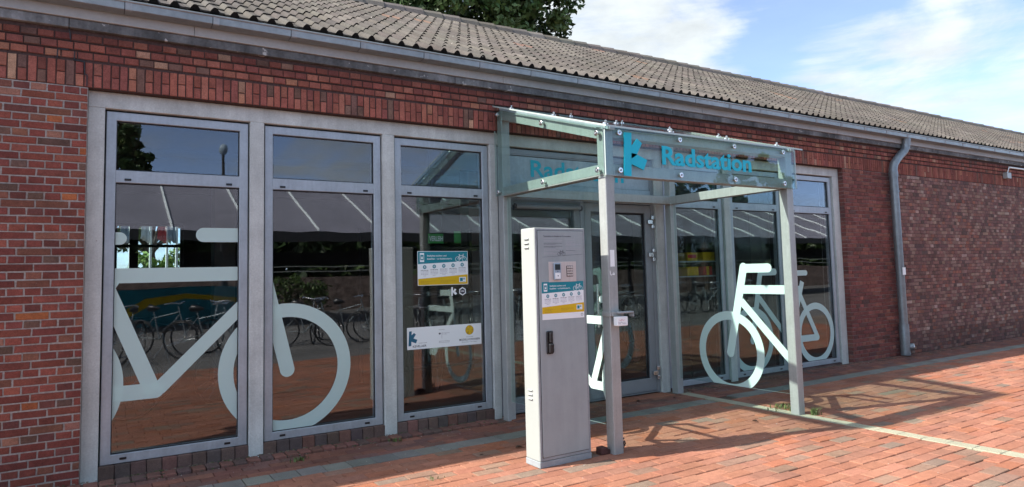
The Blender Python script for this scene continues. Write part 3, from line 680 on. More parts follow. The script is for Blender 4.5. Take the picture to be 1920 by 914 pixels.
# ================================================================== entrance canopy
can = thing('entrance_canopy', 'glass and steel entrance canopy carrying the teal Radstation sign', 'canopy', (4.93, -1.0, 0))
PX = (3.662, 6.095); PS = 0.098; YF = -1.8465; YW0 = -0.194
def zroof(y): return 2.70 + 0.312 * (y + 1.85)           # top of the sloping rails
for px in PX:
    p = MB().bbox(px, px + PS, YF, YF + PS, -0.02, 2.303, 0.005).build('post', 'steel', can)
    MB().bbox(px, px + PS, YF, YF + PS, 2.3035, 2.715, 0.005).build('corner_post', 'steel', can)
    MB().bbox(px, px + PS, YW0, YW0 + PS, -0.02, 3.222, 0.005).build('wall_post', 'steel', can)
    for z0 in (None,):
        MB().bbox(px + 0.001, px + PS - 0.001, YF + PS + 0.0005, YW0 - 0.0005, 2.304, 2.404, 0.004).build('side_rail', 'steel', can)
    ya, yb = YF + PS + 0.001, YW0 - 0.001
    MB().prism([(ya, zroof(ya) - 0.098), (yb, zroof(yb) - 0.098), (yb, zroof(yb)), (ya, zroof(ya))], 'x', px + 0.0015, px + PS - 0.0015).build('sloping_rail', 'steel', can)
xa, xb = PX[0] + PS + 0.0005, PX[1] - 0.0005
MB().bbox(xa, xb, YF + 0.001, YF + PS - 0.001, 2.304, 2.404, 0.004).build('front_rail', 'steel', can)
MB().bbox(xa, xb, YF + 0.001, YF + PS - 0.001, 2.632, 2.712, 0.004).build('front_rail', 'steel', can)
MB().bbox(xa, xb, YW0 + 0.001, YW0 + PS - 0.001, 2.306, 2.404, 0.004).build('wall_rail', 'steel', can)
MB().bbox(xa, xb, YW0 + 0.001, YW0 + PS - 0.001, 3.12, 3.215, 0.004).build('wall_rail', 'steel', can)
# glazing: front, two gables, roof, two side walls
def slab(poly, axis, a, b, name):
    g = MB().prism(poly, axis, a, b); n = len(poly)
    def fa(fc):
        P = [Vector(g.v[q]) for q in fc]; c = Vector((0, 0, 0))
        for q in range(1, len(P) - 1): c += (P[q] - P[0]).cross(P[q + 1] - P[0])
        return c.length
    big = sorted(range(len(g.f)), key=lambda q: -fa(g.f[q]))[:2]
    for i in range(len(g.m)): g.m[i] = 0 if i in big else 1
    return g.build(name, ['canopy_glass', 'glass_edge'], can)
GF = slab([(3.636, 2.296), (6.192, 2.296), (6.192, 2.722), (3.636, 2.722)], 'y', -1.889, -1.877, 'front_glass')
gab = [(-1.872, 2.312), (-0.095, 2.312), (-0.095, zroof(-0.095) + 0.006), (-1.872, 2.708)]
GL = slab(gab, 'x', 3.630, 3.642, 'gable_glass'); GR = slab(gab, 'x', 6.213, 6.225, 'gable_glass')
t0, t1 = zroof(-1.95) + 0.028, zroof(-0.03) + 0.028
roofg = slab([(-1.95, t0), (-0.118, zroof(-0.118) + 0.028), (-0.118, zroof(-0.118) + 0.042), (-1.95, t0 + 0.014)], 'x', 3.600, 6.240, 'roof_glass')
for xx in (PX[0], PX[1]):      # light metal glazing bar along the rail tops
    MB().prism([(-1.90, zroof(-1.90) + 0.001), (-0.12, zroof(-0.12) + 0.001), (-0.12, zroof(-0.12) + 0.0275), (-1.90, zroof(-1.90) + 0.0275)], 'x', xx + 0.02, xx + 0.075).build('glazing_bar', 'aluminium', can)
MB().bbox(xa - 0.08, xb + 0.08, -1.86, -1.80, 2.7165, 2.7235, 0.002).build('glazing_bar', 'aluminium', can)
SL = slab([(-1.7475, 0.214), (-0.1955, 0.180), (-0.1955, 2.300), (-1.7475, 2.300)], 'x', 3.706, 3.716, 'side_glass')
SR = slab([(-1.7475, 0.192), (-0.1955, 0.174), (-0.1955, 2.300), (-1.7475, 2.300)], 'x', 6.139, 6.149, 'side_glass')
k = 0.79
film_mesh(bike_shapes(1.592), lambda p: (-0.982 + (p[0] - 1.509) * k, 0.5585 + (p[1] - 0.705) * k), (-1.747, -0.20, 0.186, 2.2), in_x(6.1375, -1)).build('bicycle_decal', 'film', SR, label='frosted bicycle front half film')
k = 0.6
film_mesh(shapes, lambda p: (-1.665 + (p[0] - 0.245) * k, 0.573 + (p[1] - 0.705) * k), (-1.747, -0.20, 0.222, 2.2), in_x(3.7045, -1)).build('bicycle_decal', 'film', SL, label='frosted bicycle film')
# point fixings
def bolt(c, d, par, r=0.024):
    c, d = Vector(c), Vector(d).normalized()
    b = MB().tube([c - d * 0.03, c, c + d * 0.002, c + d * 0.010, c + d * 0.012], [r * .55, r * .55, r, r, r * .88], 16, smooth=False).build('glass_bolt', 'chrome', par)
    MB().tube([c + d * 0.0125, c + d * 0.0165], [r * .45, r * .38], 10, smooth=False).build('bolt_socket', 'door_grey', b)
for xx in (3.790, 4.512, 5.247, 5.994):
    for zz in (2.347, 2.670): bolt((xx, -1.89, zz), (0, -1, 0), GF)
for G, xx, d in ((GL, 3.629, -1), (GR, 6.226, 1)):
    for yy in (-1.79, -0.976, -0.155): bolt((xx, yy, 2.353), (d, 0, 0), G); bolt((xx, yy, zroof(yy) - 0.05), (d, 0, 0), G)
nr = Vector((0, -0.312, 1)).normalized()
for xx in (3.72, 4.50, 5.25, 6.02, 6.15):
    for yy in (-1.80, -1.05, -0.30):
        if xx == 6.15: continue
        c = Vector((xx, yy, zroof(yy) + 0.043)); b = MB().tube([c, c + nr * 0.008, c + nr * 0.010, c + nr * 0.026, c + nr * 0.032], [0.027, 0.026, 0.009, 0.011, 0.005], 12, smooth=False).build('roof_bolt', 'chrome', roofg)
# sign: logo and lettering stand proud of the front glass
mb = MB()
for q in ([(3.829, 2.303), (3.911, 2.303), (3.927, 2.680), (3.845, 2.677)],
          [(3.9222, 2.565), (3.9186, 2.455), (3.978, 2.4895), (4.044, 2.597), (3.992, 2.634)],
          [(3.9186, 2.5045), (3.914, 2.408), (4.056, 2.364), (4.099, 2.455), (3.974, 2.4975)]):
    mb.prism(q[::-1] if False else q, 'y', -1.8975, -1.8895)
mb.build('logo', 'sign_teal', GF)
mb = MB(); text(mb, 'Radstation', 4.285, 5.486, 2.4285, 0.168, -1.8965, 0.024, thick=0.006); mb.build('lettering', 'sign_teal', GF)

# ================================================================== posters
def greek(mb, x0, x1, z, y, h, mi, r):          # lines of print too small to read
    x = x0
    while x < x1:
        w = r.uniform(0.006, 0.022); w = min(w, x1 - x); mb.add([(x, y, z), (x + w, y, z), (x + w, y, z + h), (x, y, z + h)], [(0, 1, 2, 3)], None, mi); x += w + 0.0035
def flat_ring(mb, cx, cz, r1, r0, y, mi, n=20):
    for q in ring((cx, cz), r1, r0, n): mb.add([(a, y, b) for a, b in q], [(0, 1, 2, 3)], None, mi)
def flat_disc(mb, cx, cz, r_, y, mi, n=18): mb.add([(cx + r_ * math.cos(2 * math.pi * k / n), y, cz + r_ * math.sin(2 * math.pi * k / n)) for k in range(n)], [tuple(range(n))], None, mi)
def quad(mb, pts, y, mi): mb.add([(a, y, b) for a, b in pts], [tuple(range(len(pts)))], None, mi)
def small_bike(mb, cx, cz, s, y, mi):
    R_ = 0.30 * s; xl, xr = cx - 0.44 * s, cx + 0.44 * s
    flat_ring(mb, xl, cz, R_, R_ * 0.84, y, mi); flat_ring(mb, xr, cz, R_, R_ * 0.84, y, mi)
    for i, (a, b) in enumerate((((xl, cz), (cx - .2 * s, cz + .42 * s)), ((xl, cz), (cx - .05 * s, cz)), ((cx - .05 * s, cz), (cx - .22 * s, cz + .52 * s)), ((cx - .05 * s, cz), (cx + .27 * s, cz + .4 * s)), ((cx - .2 * s, cz + .42 * s), (cx + .27 * s, cz + .42 * s)), ((xr, cz), (cx + .25 * s, cz + .58 * s)), ((cx + .25 * s, cz + .58 * s), (cx + .38 * s, cz + .58 * s)), ((cx - .3 * s, cz + .53 * s), (cx - .14 * s, cz + .53 * s)))):
        quad(mb, stroke(a, b, 0.05 * s), y - 0.00012 * (i + 1), mi)
PMATS = ['white', 'teal', 'yellow', 'ink', 'ink_grey', 'ink_gold', 'pale_blue']
def poster(name, x0, x1, zt, zb, yb, tl, tr, yl, yr, ybot, label, parent=None, cat=None, group=None):
    mb = MB(); w = x1 - x0; y = yb; b = 0.005 if parent is None else 0.0
    mb.box(x0, x1, y - 0.0012, y - 0.0002, zb, zt); y -= 0.0016
    quad(mb, [(x0 + b, tl), (x1 - b, tr), (x1 - b, zt - b), (x0 + b, zt - b)], y, 1)
    quad(mb, [(x0 + b, ybot + b), (x1 - b, ybot + b), (x1 - b, yr), (x0 + b, yl)], y, 2)
    y -= 0.0004; r = random.Random(3); h = zt - tl
    px = x0 + w * 0.045                           # telephone with a padlock
    quad(mb, [(px, tl + h * .16), (px + w * .082, tl + h * .16), (px + w * .082, zt - h * .14), (px, zt - h * .14)], y, 0)
    quad(mb, [(px + w * .010, tl + h * .30), (px + w * .072, tl + h * .30), (px + w * .072, zt - h * .28), (px + w * .010, zt - h * .28)], y - .0003, 1)
    quad(mb, [(px + w * .024, tl + h * .38), (px + w * .058, tl + h * .38), (px + w * .058, tl + h * .54), (px + w * .024, tl + h * .54)], y - .0006, 0)
    flat_ring(mb, px + w * .041, tl + h * .55, w * .014, w * .009, y - .0006, 0)
    text(mb, 'Stellplatz suchen und', x0 + w * .185, x0 + w * .565, zt - h * .42, h * .13, y, 0.012, 0)
    text(mb, 'bezahlen \u2013 so funktioniert\u2019s.', x0 + w * .185, x0 + w * .68, zt - h * .66, h * .13, y, 0.012, 0)
    small_bike(mb, x0 + w * .86, tl + h * .36, w * .155, y, 0)
    for i in range(5):
        cx = x0 + w * (.135 + .187 * i); slope = (tr - tl) * (cx - x0) / w; top = tl + slope; hh = (tl - yl)
        flat_disc(mb, cx, top - hh * .23, w * .034, y, 1); flat_disc(mb, cx, top - hh * .23, w * .016, y - .0003, 0)
        quad(mb, [(cx - w * .006, top - hh * .27), (cx + w * .006, top - hh * .27), (cx + w * .006, top - hh * .2), (cx - w * .006, top - hh * .2)], y - .0006, 1)
        for q in range(5 if i != 4 else 4): greek(mb, cx - w * (.075 if q != 4 else .03), cx + w * (.072 if q != 4 else .03), top - hh * (.46 + .095 * q), y, hh * .03, 3 if q == 0 else 4, r)
    hh = yl - ybot
    for xx, ww, rows in ((.06, .29, (.62, .48, .26, .14)), (.44, .30, (.68, .54, .40))):
        for q in rows: greek(mb, x0 + w * xx, x0 + w * (xx + ww * (1 if q > .5 else .55)), ybot + hh * q, y, hh * .035, 5, r)
    quad(mb, [(x0 + w * .815, ybot + hh * .36), (x0 + w * .955, ybot + hh * .36), (x0 + w * .955, ybot + hh * 1.14), (x0 + w * .815, ybot + hh * 1.14)], y, 0)
    quad(mb, [(x0 + w * .832, ybot + hh * .52), (x0 + w * .89, ybot + hh * .52), (x0 + w * .89, ybot + hh * 1.02), (x0 + w * .832, ybot + hh * 1.02)], y - .0003, 1)
    quad(mb, [(x0 + w * .897, ybot + hh * .74), (x0 + w * .935, ybot + hh * .74), (x0 + w * .935, ybot + hh * 1.02), (x0 + w * .897, ybot + hh * 1.02)], y - .0003, 6)
    greek(mb, x0 + w * .83, x0 + w * .94, ybot + hh * .42, y - .0003, hh * .04, 3, r)
    if parent is not None: flat_ring(mb, x1 - w * .055, zb + (ybot - zb) * .55, w * .027, w * .02, y, 3)
    return mb.build(name, PMATS, parent, label=label, cat=cat, group=group)
poster('poster', 2.777, 3.347, 1.741, 1.396, YP, 1.612, 1.637, 1.463, 1.499, 1.396, 'teal white and yellow how-it-works poster stuck on the narrow window beside the canopy', None, 'poster')
# KEVELAER banner
mb = MB(); x0, x1, z0, z1 = 2.655, 3.492, 0.771, 0.986; y = YP - 0.0016
mb.box(x0, x1, YP - 0.0012, YP - 0.0002, z0, z1)
for q in ([(2.668, 0.807), (2.698, 0.808), (2.7045, 0.951), (2.677, 0.950)], [(2.7025, 0.912), (2.7, 0.866), (2.722, 0.879), (2.748, 0.918), (2.728, 0.933)], [(2.7012, 0.884), (2.699, 0.850), (2.748, 0.830), (2.763, 0.864), (2.722, 0.8795)]):
    quad(mb, q, y - 0.0003 * len(q) + 0.0002 * q[0][0], 1)
text(mb, 'KEVELAER', 2.715, 2.862, 0.789, 0.021, y, 0.014, 2); text(mb, 'Wallfahrtsstadt', 2.775, 2.868, 0.826, 0.0075, y, 0.0, 2)
text(mb, 'Gef\u00f6rdert durch:', 3.0, 3.068, 0.944, 0.0065, y, 0.0, 3)
flat_disc(mb, 3.010, 0.908, 0.0095, y, 3); quad(mb, [(2.996, 0.912), (3.024, 0.912), (3.018, 0.903), (3.002, 0.903)], y - .0003, 3); quad(mb, [(3.0325, 0.858), (3.0345, 0.858), (3.0345, 0.918), (3.0325, 0.918)], y, 3)
text(mb, 'Bundesministerium', 3.040, 3.122, 0.909, 0.0065, y, 0.0, 3); text(mb, 'f\u00fcr Verkehr', 3.040, 3.088, 0.897, 0.0065, y, 0.0, 3)
text(mb, 'aufgrund eines Beschlusses', 3.0, 3.122, 0.829, 0.0065, y, 0.0, 3); text(mb, 'des Deutschen Bundestages', 3.0, 3.122, 0.816, 0.0065, y, 0.0, 3)
flat_disc(mb, 3.352, 0.923, 0.049, y, 4, 28)
for k, (a0, a1) in enumerate(((20, 60), (95, 130), (170, 215), (250, 300), (320, 345))):
    quad(mb, [(3.352, 0.923), (3.352 + .048 * math.cos(R(a0)), 0.923 + .048 * math.sin(R(a0))), (3.352 + .048 * math.cos(R(a1)), 0.923 + .048 * math.sin(R(a1)))], y - .0003, 5)
text(mb, 'Emissionsfreies', 3.314, 3.392, 0.851, 0.007, y, 0.0, 3); text(mb, 'MODELLVORHABEN', 3.232, 3.472, 0.818, 0.020, y, 0.012, 3); text(mb, 'Radverkehr in der Region', 3.262, 3.442, 0.799, 0.0075, y, 0.0, 3)
mb.build('banner', ['white', 'ink_blue', 'ink', 'ink', 'gold', 'yellow'], None, label='white banner with teal logo, KEVELAER lettering and a gold disc, low on the narrow window', cat='banner')
# small white logo stickers below the poster
mb = MB(); y = YP - 0.0008
quad(mb, [(3.148, 1.283), (3.166, 1.283), (3.168, 1.371), (3.150, 1.371)], y, 0); quad(mb, [(3.1665, 1.325), (3.19, 1.357), (3.206, 1.345), (3.184, 1.312)], y - .0003, 0); quad(mb, [(3.1665, 1.338), (3.20, 1.322), (3.214, 1.302), (3.195, 1.289), (3.1665, 1.318)], y - .0006, 0)
mb.build('logo_sticker', ['white'], None, label='small white K logo sticker under the poster', cat='sticker')
mb = MB(); h6 = lambda r_: [(3.279 + r_ * math.sin(math.pi / 3 * k), 1.325 + r_ * math.cos(math.pi / 3 * k)) for k in range(6)]
quad(mb, h6(0.044), y, 0); quad(mb, h6(0.032), y - .0003, 1); text(mb, 'VRR', 3.259, 3.299, 1.318, 0.015, y - .0006, 0.03, 0)
mb.build('hexagon_sticker', ['white', 'ink'], None, label='white hexagon sticker with dark middle under the poster', cat='sticker')

# ================================================================== access cabinet
cab = thing('access_cabinet', 'tall slim grey metal access cabinet with keypad standing on the paving before the entrance', 'cabinet', (3.193, -1.71, 0))
CX0, CX1, CYF, CYB, CT = 2.952, 3.452, -1.805, -1.610, 1.853
MB().bbox(CX0 - 0.002, CX1 + 0.002, CYF - 0.003, CYB + 0.002, 0.0, 0.047, 0.003).build('plinth', 'plinth', cab)
MB().bbox(CX0, CX1, CYF, CYB, 0.0475, CT, 0.006).build('body', 'cabinet_side', cab)
mb = MB().bbox(CX0 + 0.004, CX1 - 0.004, CYF - 0.0025, CYF - 0.0005, 0.053, CT - 0.004, 0.0012).build('front_frame', 'plinth', cab)
MB().box(2.975, 3.432, CYF - 0.0032, CYF - 0.0028, 0.074, 1.832).build('door_gap', 'black', cab)
dr = MB().bbox(2.979, 3.428, CYF - 0.0085, CYF - 0.0035, 0.078, 1.828, 0.0018).build('door', 'cabinet', cab)
yd = CYF - 0.0086
hd = MB().bbox(3.032, 3.096, yd - 0.012, yd - 0.0005, 0.862, 1.040, 0.006).build('handle', 'black', dr)
MB().bbox(3.040, 3.090, yd - 0.036, yd - 0.0125, 0.868, 0.945, 0.010).build('lock_cylinder', 'black', dr)
MB().bbox(3.050, 3.076, yd - 0.030, yd - 0.0125, 0.950, 1.030, 0.006).build('lever', 'black', dr)
mb = MB(); r = random.Random(5); yt = yd - 0.0006
text(mb, 'Tastschalter zur Eingabe der Zugangsdaten', 3.031, 3.304, 1.781, 0.010, yt, 0.02, 0)
for xx, ww, rows in ((3.035, .19, (1.765, 1.750, 1.744, 1.728, 1.720, 1.714, 1.704, 1.697, 1.690, 1.678, 1.671, 1.656, 1.648, 1.642)), (3.252, .15, (1.762, 1.745, 1.736, 1.725, 1.719, 1.712, 1.690, 1.678, 1.671, 1.664, 1.656, 1.648))):
    for q in rows: greek(mb, xx, xx + ww * r.choice((1, .95, .6, .45)), q, yt, 0.0022, 0 if r.random() < .3 else 1, r)
small_bike(mb, 3.205, 1.643, 0.052, yt, 0)
quad(mb, stroke((3.02, 1.620), (3.165, 1.626), 0.0016), yt, 0); quad(mb, stroke((3.165, 1.627), (3.414, 1.641), 0.0016), yt - .0002, 0)
mb.build('printed_notice', ['ink', 'ink_grey'], dr)
pn = MB().bbox(3.074, 3.346, yd - 0.003, yd - 0.0005, 1.421, 1.583, 0.001).build('panel', 'brushed', dr)
te = MB().bbox(3.118, 3.186, yd - 0.020, yd - 0.0035, 1.438, 1.572, 0.004).build('terminal', 'pale_blue', cab)
MB().bbox(3.123, 3.174, yd - 0.0225, yd - 0.0205, 1.517, 1.562, 0.001).build('screen', 'screen', te)
MB().bbox(3.124, 3.176, yd - 0.0222, yd - 0.0205, 1.446, 1.494, 0.001).build('button', 'white', te)
MB().bbox(3.1455, 3.1545, yd - 0.0245, yd - 0.0225, 1.466, 1.474, 0.001).build('button', 'ink', te)
MB().bbox(3.146, 3.154, yd - 0.0222, yd - 0.0205, 1.501, 1.507, 0.0008).build('button', 'ink', te)
kp = MB().bbox(3.248, 3.312, yd - 0.0045, yd - 0.0035, 1.462, 1.549, 0.0004).build('keypad', 'dark', cab)
for i in range(3):
    for j in range(4): MB().bbox(3.2525 + i * .0195, 3.2685 + i * .0195, yd - 0.0095, yd - 0.005, 1.4665 + j * .0205, 1.4835 + j * .0205, 0.002).build('key', 'brushed', kp)
poster('poster', 3.003, 3.416, 1.423, 1.128, yd, 1.334, 1.351, 1.226, 1.250, 1.175, 'teal, white and yellow instruction poster', cab)
for z in (1.764, 1.729, 1.694, 0.577, 0.543, 0.509):
    MB().add([(CX0 - 0.0005, -1.725, z - 0.004), (CX0 - 0.0005, -1.667, z - 0.004), (CX0 - 0.012, -1.667, z + 0.002), (CX0 - 0.012, -1.725, z + 0.002), (CX0 - 0.0005, -1.725, z + 0.010), (CX0 - 0.0005, -1.667, z + 0.010)], [(3, 2, 5, 4), (0, 3, 4), (1, 5, 2), (0, 1, 2, 3)]).build('vent_louvre', 'cabinet_side', cab)
    MB().box(CX0 - 0.001, CX0 - 0.0002, -1.724, -1.668, z - 0.005, z - 0.0005).build('vent_slot', 'black', cab)

# small things on and by the canopy post
lk = thing('key_box', 'small grey steel bracket box clamped round the canopy post beside the cabinet', 'key box', (3.76, -1.85, 1.11))
mb = MB().bbox(3.648, 3.666, -1.865, -1.755, 1.122, 1.160, 0.003); mb.bbox(3.6665, 3.79, -1.872, -1.850, 1.122, 1.160, 0.003); mb.build('clamp', 'steel', lk)
MB().bbox(3.700, 3.852, -1.93, -1.8725, 1.146, 1.160, 0.003).build('tray', 'plinth', lk)
MB().bbox(3.845, 3.852, -1.93, -1.8725, 1.115, 1.1455, 0.002).build('side_plate', 'plinth', lk)
nb = MB().bbox(3.674, 3.786, -1.925, -1.8725, 1.045, 1.121, 0.004).build('note_holder', 'white', lk)
mb = MB(); r = random.Random(11)
for (xa_, xb_, zz, mi) in ((3.69, 3.745, 1.092, 0), (3.68, 3.765, 1.068, 1)):
    x = xa_; pz = zz
    while x < xb_:
        nx, nz_ = x + r.uniform(.003, .008), zz + r.uniform(-.009, .010); quad(mb, stroke((x, pz), (nx, nz_), 0.002), -1.9256 - r.random() * .0003, mi); x, pz = nx, nz_
mb.build('handwriting', ['ink_red', 'ink_blue'], nb)
MB().box(3.684, 3.731, YF - 0.0012, YF - 0.0002, 1.534, 1.674).build('label_strip', 'white', None, label='blank white paper label on the canopy post', cat='label')
mb = MB()
for a, b in (((3.678, 1.500), (3.682, 1.470)), ((3.682, 1.470), (3.694, 1.462)), ((3.700, 1.472), (3.722, 1.468)), ((3.716, 1.485), (3.724, 1.466))): quad(mb, stroke(a, b, 0.008), YF - 0.0006 - mb.v.__len__() * 1e-5, 0)
mb.build('sticker_remnant', 'white', None, label='torn white sticker remains below the paper label', cat='sticker')
mb = MB().bbox(3.565, 3.635, -1.80, -1.72, 0.001, 0.055, 0.006, (0.11, 0.05, 0.045)).build('loose_brick', 'brick', None, label='dark loose half brick beside the foot of the cabinet', cat='brick')
MB().bbox(3.6375, 3.66, -1.80, -1.745, 0.001, 0.036, 0.006, (0.09, 0.045, 0.04)).build('brick_fragment', 'brick', None, label='small dark brick fragment against the canopy post', cat='brick')
mb = MB(); r = random.Random(4); pts = [(3.775 + r.uniform(-.012, .012) + .004 * k, -1.80 + r.uniform(-.015, .015), 0.005 + 0.012 * k) for k in range(9)]
mb.tube(pts, 0.006, 6); mb.tube([(3.775, -1.805, .005), (3.81, -1.79, .03), (3.82, -1.80, .06), (3.80, -1.81, .085)], 0.005, 6); mb.build('cable_end', 'dark', None, label='short black cable end sticking out of the ground behind the canopy post', cat='cable')

# ================================================================== downpipe, cable
dpp = thing('downpipe', 'grey zinc downpipe with swan neck on the brick wall', 'downpipe', (11.27, -0.2, 0))
yp = -0.205
MB().tube([(11.64, -0.245, 3.61), (11.645, -0.235, 3.52), (11.64, -0.225, 3.45), (11.60, -0.215, 3.39), (11.50, yp, 3.32), (11.36, yp, 3.225), (11.28, yp, 3.15), (11.245, yp, 3.07), (11.243, yp, 2.97)], 0.066, 16).build('swan_neck', 'zinc_dark', dpp)
MB().tube([(11.243, yp, 3.02), (11.243, yp, 2.94)], 0.071, 16).build('socket', 'zinc_dark', dpp)
MB().tube([(11.243, yp, 2.945), (11.258, yp, 0.50)], 0.064, 18).build('pipe', 'zinc_dark', dpp)
MB().tube([(11.258, yp, 0.50), (11.258, yp, 0.49), (11.258, yp, 0.02)], [0.072, 0.074, 0.074], 18).build('standpipe', 'zinc_dark', dpp)
for z in (0.505, 0.46, 0.30, 0.045): MB().tube([(11.258, yp, z), (11.258, yp, z + 0.012)], 0.0765, 18).build('ring', 'zinc_dark', dpp)
MB().tube([(11.30, yp - 0.03, 0.15), (11.345, yp - 0.075, 0.15)], 0.058, 16).build('inspection_branch', 'zinc_dark', dpp)
MB().tube([(11.3455, yp - 0.0755, 0.15), (11.352, yp - 0.082, 0.15)], 0.062, 16, smooth=False).build('inspection_cap', 'chrome', dpp)
for z in (2.68, 1.15): MB().tube([(11.25, yp, z), (11.25, yp, z + 0.03)], 0.069, 18).build('pipe_clip', 'zinc_dark', dpp)
MB().box(11.20, 11.29, yp - 0.0715, yp - 0.068, 1.32, 1.44).build('paper_label', 'white', dpp)
jb = thing('junction_box', 'small grey junction box with pale cable conduit high on the brick wall', 'junction box', (15.55, -0.14, 3.2))
MB().bbox(15.46, 15.64, -0.20, -0.116, 3.15, 3.27, 0.006).build('box', 'steel', jb)
MB().tube([(15.60, -0.15, 3.27), (15.63, -0.15, 3.32), (15.66, -0.16, 3.385)], 0.010, 8).build('cable', 'white', jb)
MB().tube([(15.66, -0.16, 3.385), (20, -0.16, 3.40)], 0.018, 8).build('conduit', 'white', jb)

# ================================================================== litter, weeds
def leafquad(mb, c, s, r, tint):
    a = Vector((r.gauss(0, 1), r.gauss(0, 1), r.gauss(0, 1))).normalized(); b = a.cross(Vector((r.gauss(0, 1), r.gauss(0, 1), r.gauss(0, 1)))).normalized()
    c = Vector(c); mb.add([tuple(c - a * s), tuple(c - b * s * .55), tuple(c + a * s), tuple(c + b * s * .55)], [(0, 1, 2, 3)], tint)
def weed(x, y, n, h, label, spread=0.06):
    t = thing('weed_tuft', label, 'weed', (x, y, 0)); r = random.Random(int(x * 1000)); mb = MB()
    for k in range(n):
        a = r.uniform(0, 6.28); l = h * r.uniform(.5, 1.1); bx, by = x + r.gauss(0, spread * .5), y + r.gauss(0, spread * .4); lean = r.uniform(.3, 1.0) * l; w = 0.0035 * r.uniform(.8, 1.8)
        dx, dy = math.cos(a), math.sin(a); c = jit((0.095, 0.125, 0.04), .3, r)
        P = [(bx, by, 0.0), (bx + dx * lean * .35, by + dy * lean * .35, l * .6), (bx + dx * lean, by + dy * lean, l * .85)]
        mb.add([(P[0][0] - dy * w, P[0][1] + dx * w, 0), (P[0][0] + dy * w, P[0][1] - dx * w, 0), (P[1][0] + dy * w, P[1][1] - dx * w, P[1][2]), (P[1][0] - dy * w, P[1][1] + dx * w, P[1][2]), P[2]], [(0, 1, 2, 3), (3, 2, 4)], c)
    mb.build('grass_blades', 'leaf', t, kind='stuff')
weed(6.30, -1.56, 80, 0.06, 'pale green weed tuft on the paving behind the outer canopy post', 0.16)
weed(6.24, -1.93, 40, 0.09, 'bright green grass tuft at the foot of the outer canopy post', 0.05)
weed(1.49, -0.42, 30, 0.04, 'low green weed in the joint below the second window', 0.07)
weed(2.39, -0.30, 26, 0.04, 'tiny weed in the joint in front of the concrete pillar by the posters', 0.05)
weed(2.2, -1.55, 12, 0.028, 'sparse weed between pavers in front of the narrow window', 0.07)
r = random.Random(21); mb = MB()
for k in range(1100):
    x = r.uniform(-0.5, 13); y = r.choice((r.gauss(-0.27, .05), r.gauss(-0.3, .10), r.uniform(-2.2, -0.3), r.uniform(-4, -.3))); s = r.uniform(.002, .010)
    if 2.9 < x < 3.5 and -1.85 < y < -1.55: continue
    a = r.uniform(0, 6.28); mb.add([(x + s * math.cos(a + q * 1.57) * (1 if q % 2 else .6), y + s * math.sin(a + q * 1.57) * (1 if q % 2 else .6), 0.0035 + s * .3 * (q % 2) + .001) for q in range(4)], [(0, 1, 2, 3)], r.choice(((.42, .38, .32), (.5, .48, .45), (.12, .08, .05), (.2, .13, .08), (.06, .04, .035))))
for k in range(1500):
    x = r.uniform(-0.7, 14); y = -0.125 - abs(r.gauss(0, .012)) if r.random() < .6 else -0.248 + r.gauss(0, .006)
    if 3.6 < x < 6.2: continue
    z = 0.024 if (x < 3.5 and y > -0.24) else 0.004; s = r.uniform(.004, .012)
    mb.add([(x - s, y - s * .5, z), (x + s, y - s * .4, z), (x + s * .8, y + s * .5, z + s * .5), (x - s * .7, y + s * .5, z + s * .6)], [(0, 1, 2, 3)], r.choice(((.10, .085, .06), (.07, .065, .045), (.06, .075, .03), (.16, .13, .10))))
mb.build('litter', 'paver', None, kind='stuff', label='scattered dry crumbs and petals on the paving')
def dleaf(x, y, s, label):
    mb = MB(); r = random.Random(int(x * 977)); a = r.uniform(0, 6.28); P = []
    for k, (l, w) in enumerate(((-1, 0), (-.4, .5), (.3, .45), (1, 0), (.3, -.45), (-.4, -.5))): P.append((x + s * (l * math.cos(a) - w * math.sin(a)), y + s * (l * math.sin(a) + w * math.cos(a)), 0.006 + s * abs(w) * .8))
    mb.add(P, [(0, 1, 2, 3), (0, 3, 4, 5)], (0.055, 0.03, 0.02)); mb.build('fallen_leaf', 'leaf', None, label=label, cat='leaf')
dleaf(5.52, -1.76, .030, 'dark curled leaf lying in the sun under the canopy'); dleaf(5.34, -0.31, .030, 'dark dry leaf on the paving in front of the door'); dleaf(5.79, -0.43, .02, 'small dark leaf beside the steel wall post')
dleaf(3.16, -1.18, .035, 'dark leaf in the shade behind the cabinet'); dleaf(2.78, -1.20, .018, 'tiny dark leaf on the paving between cabinet and poster window')

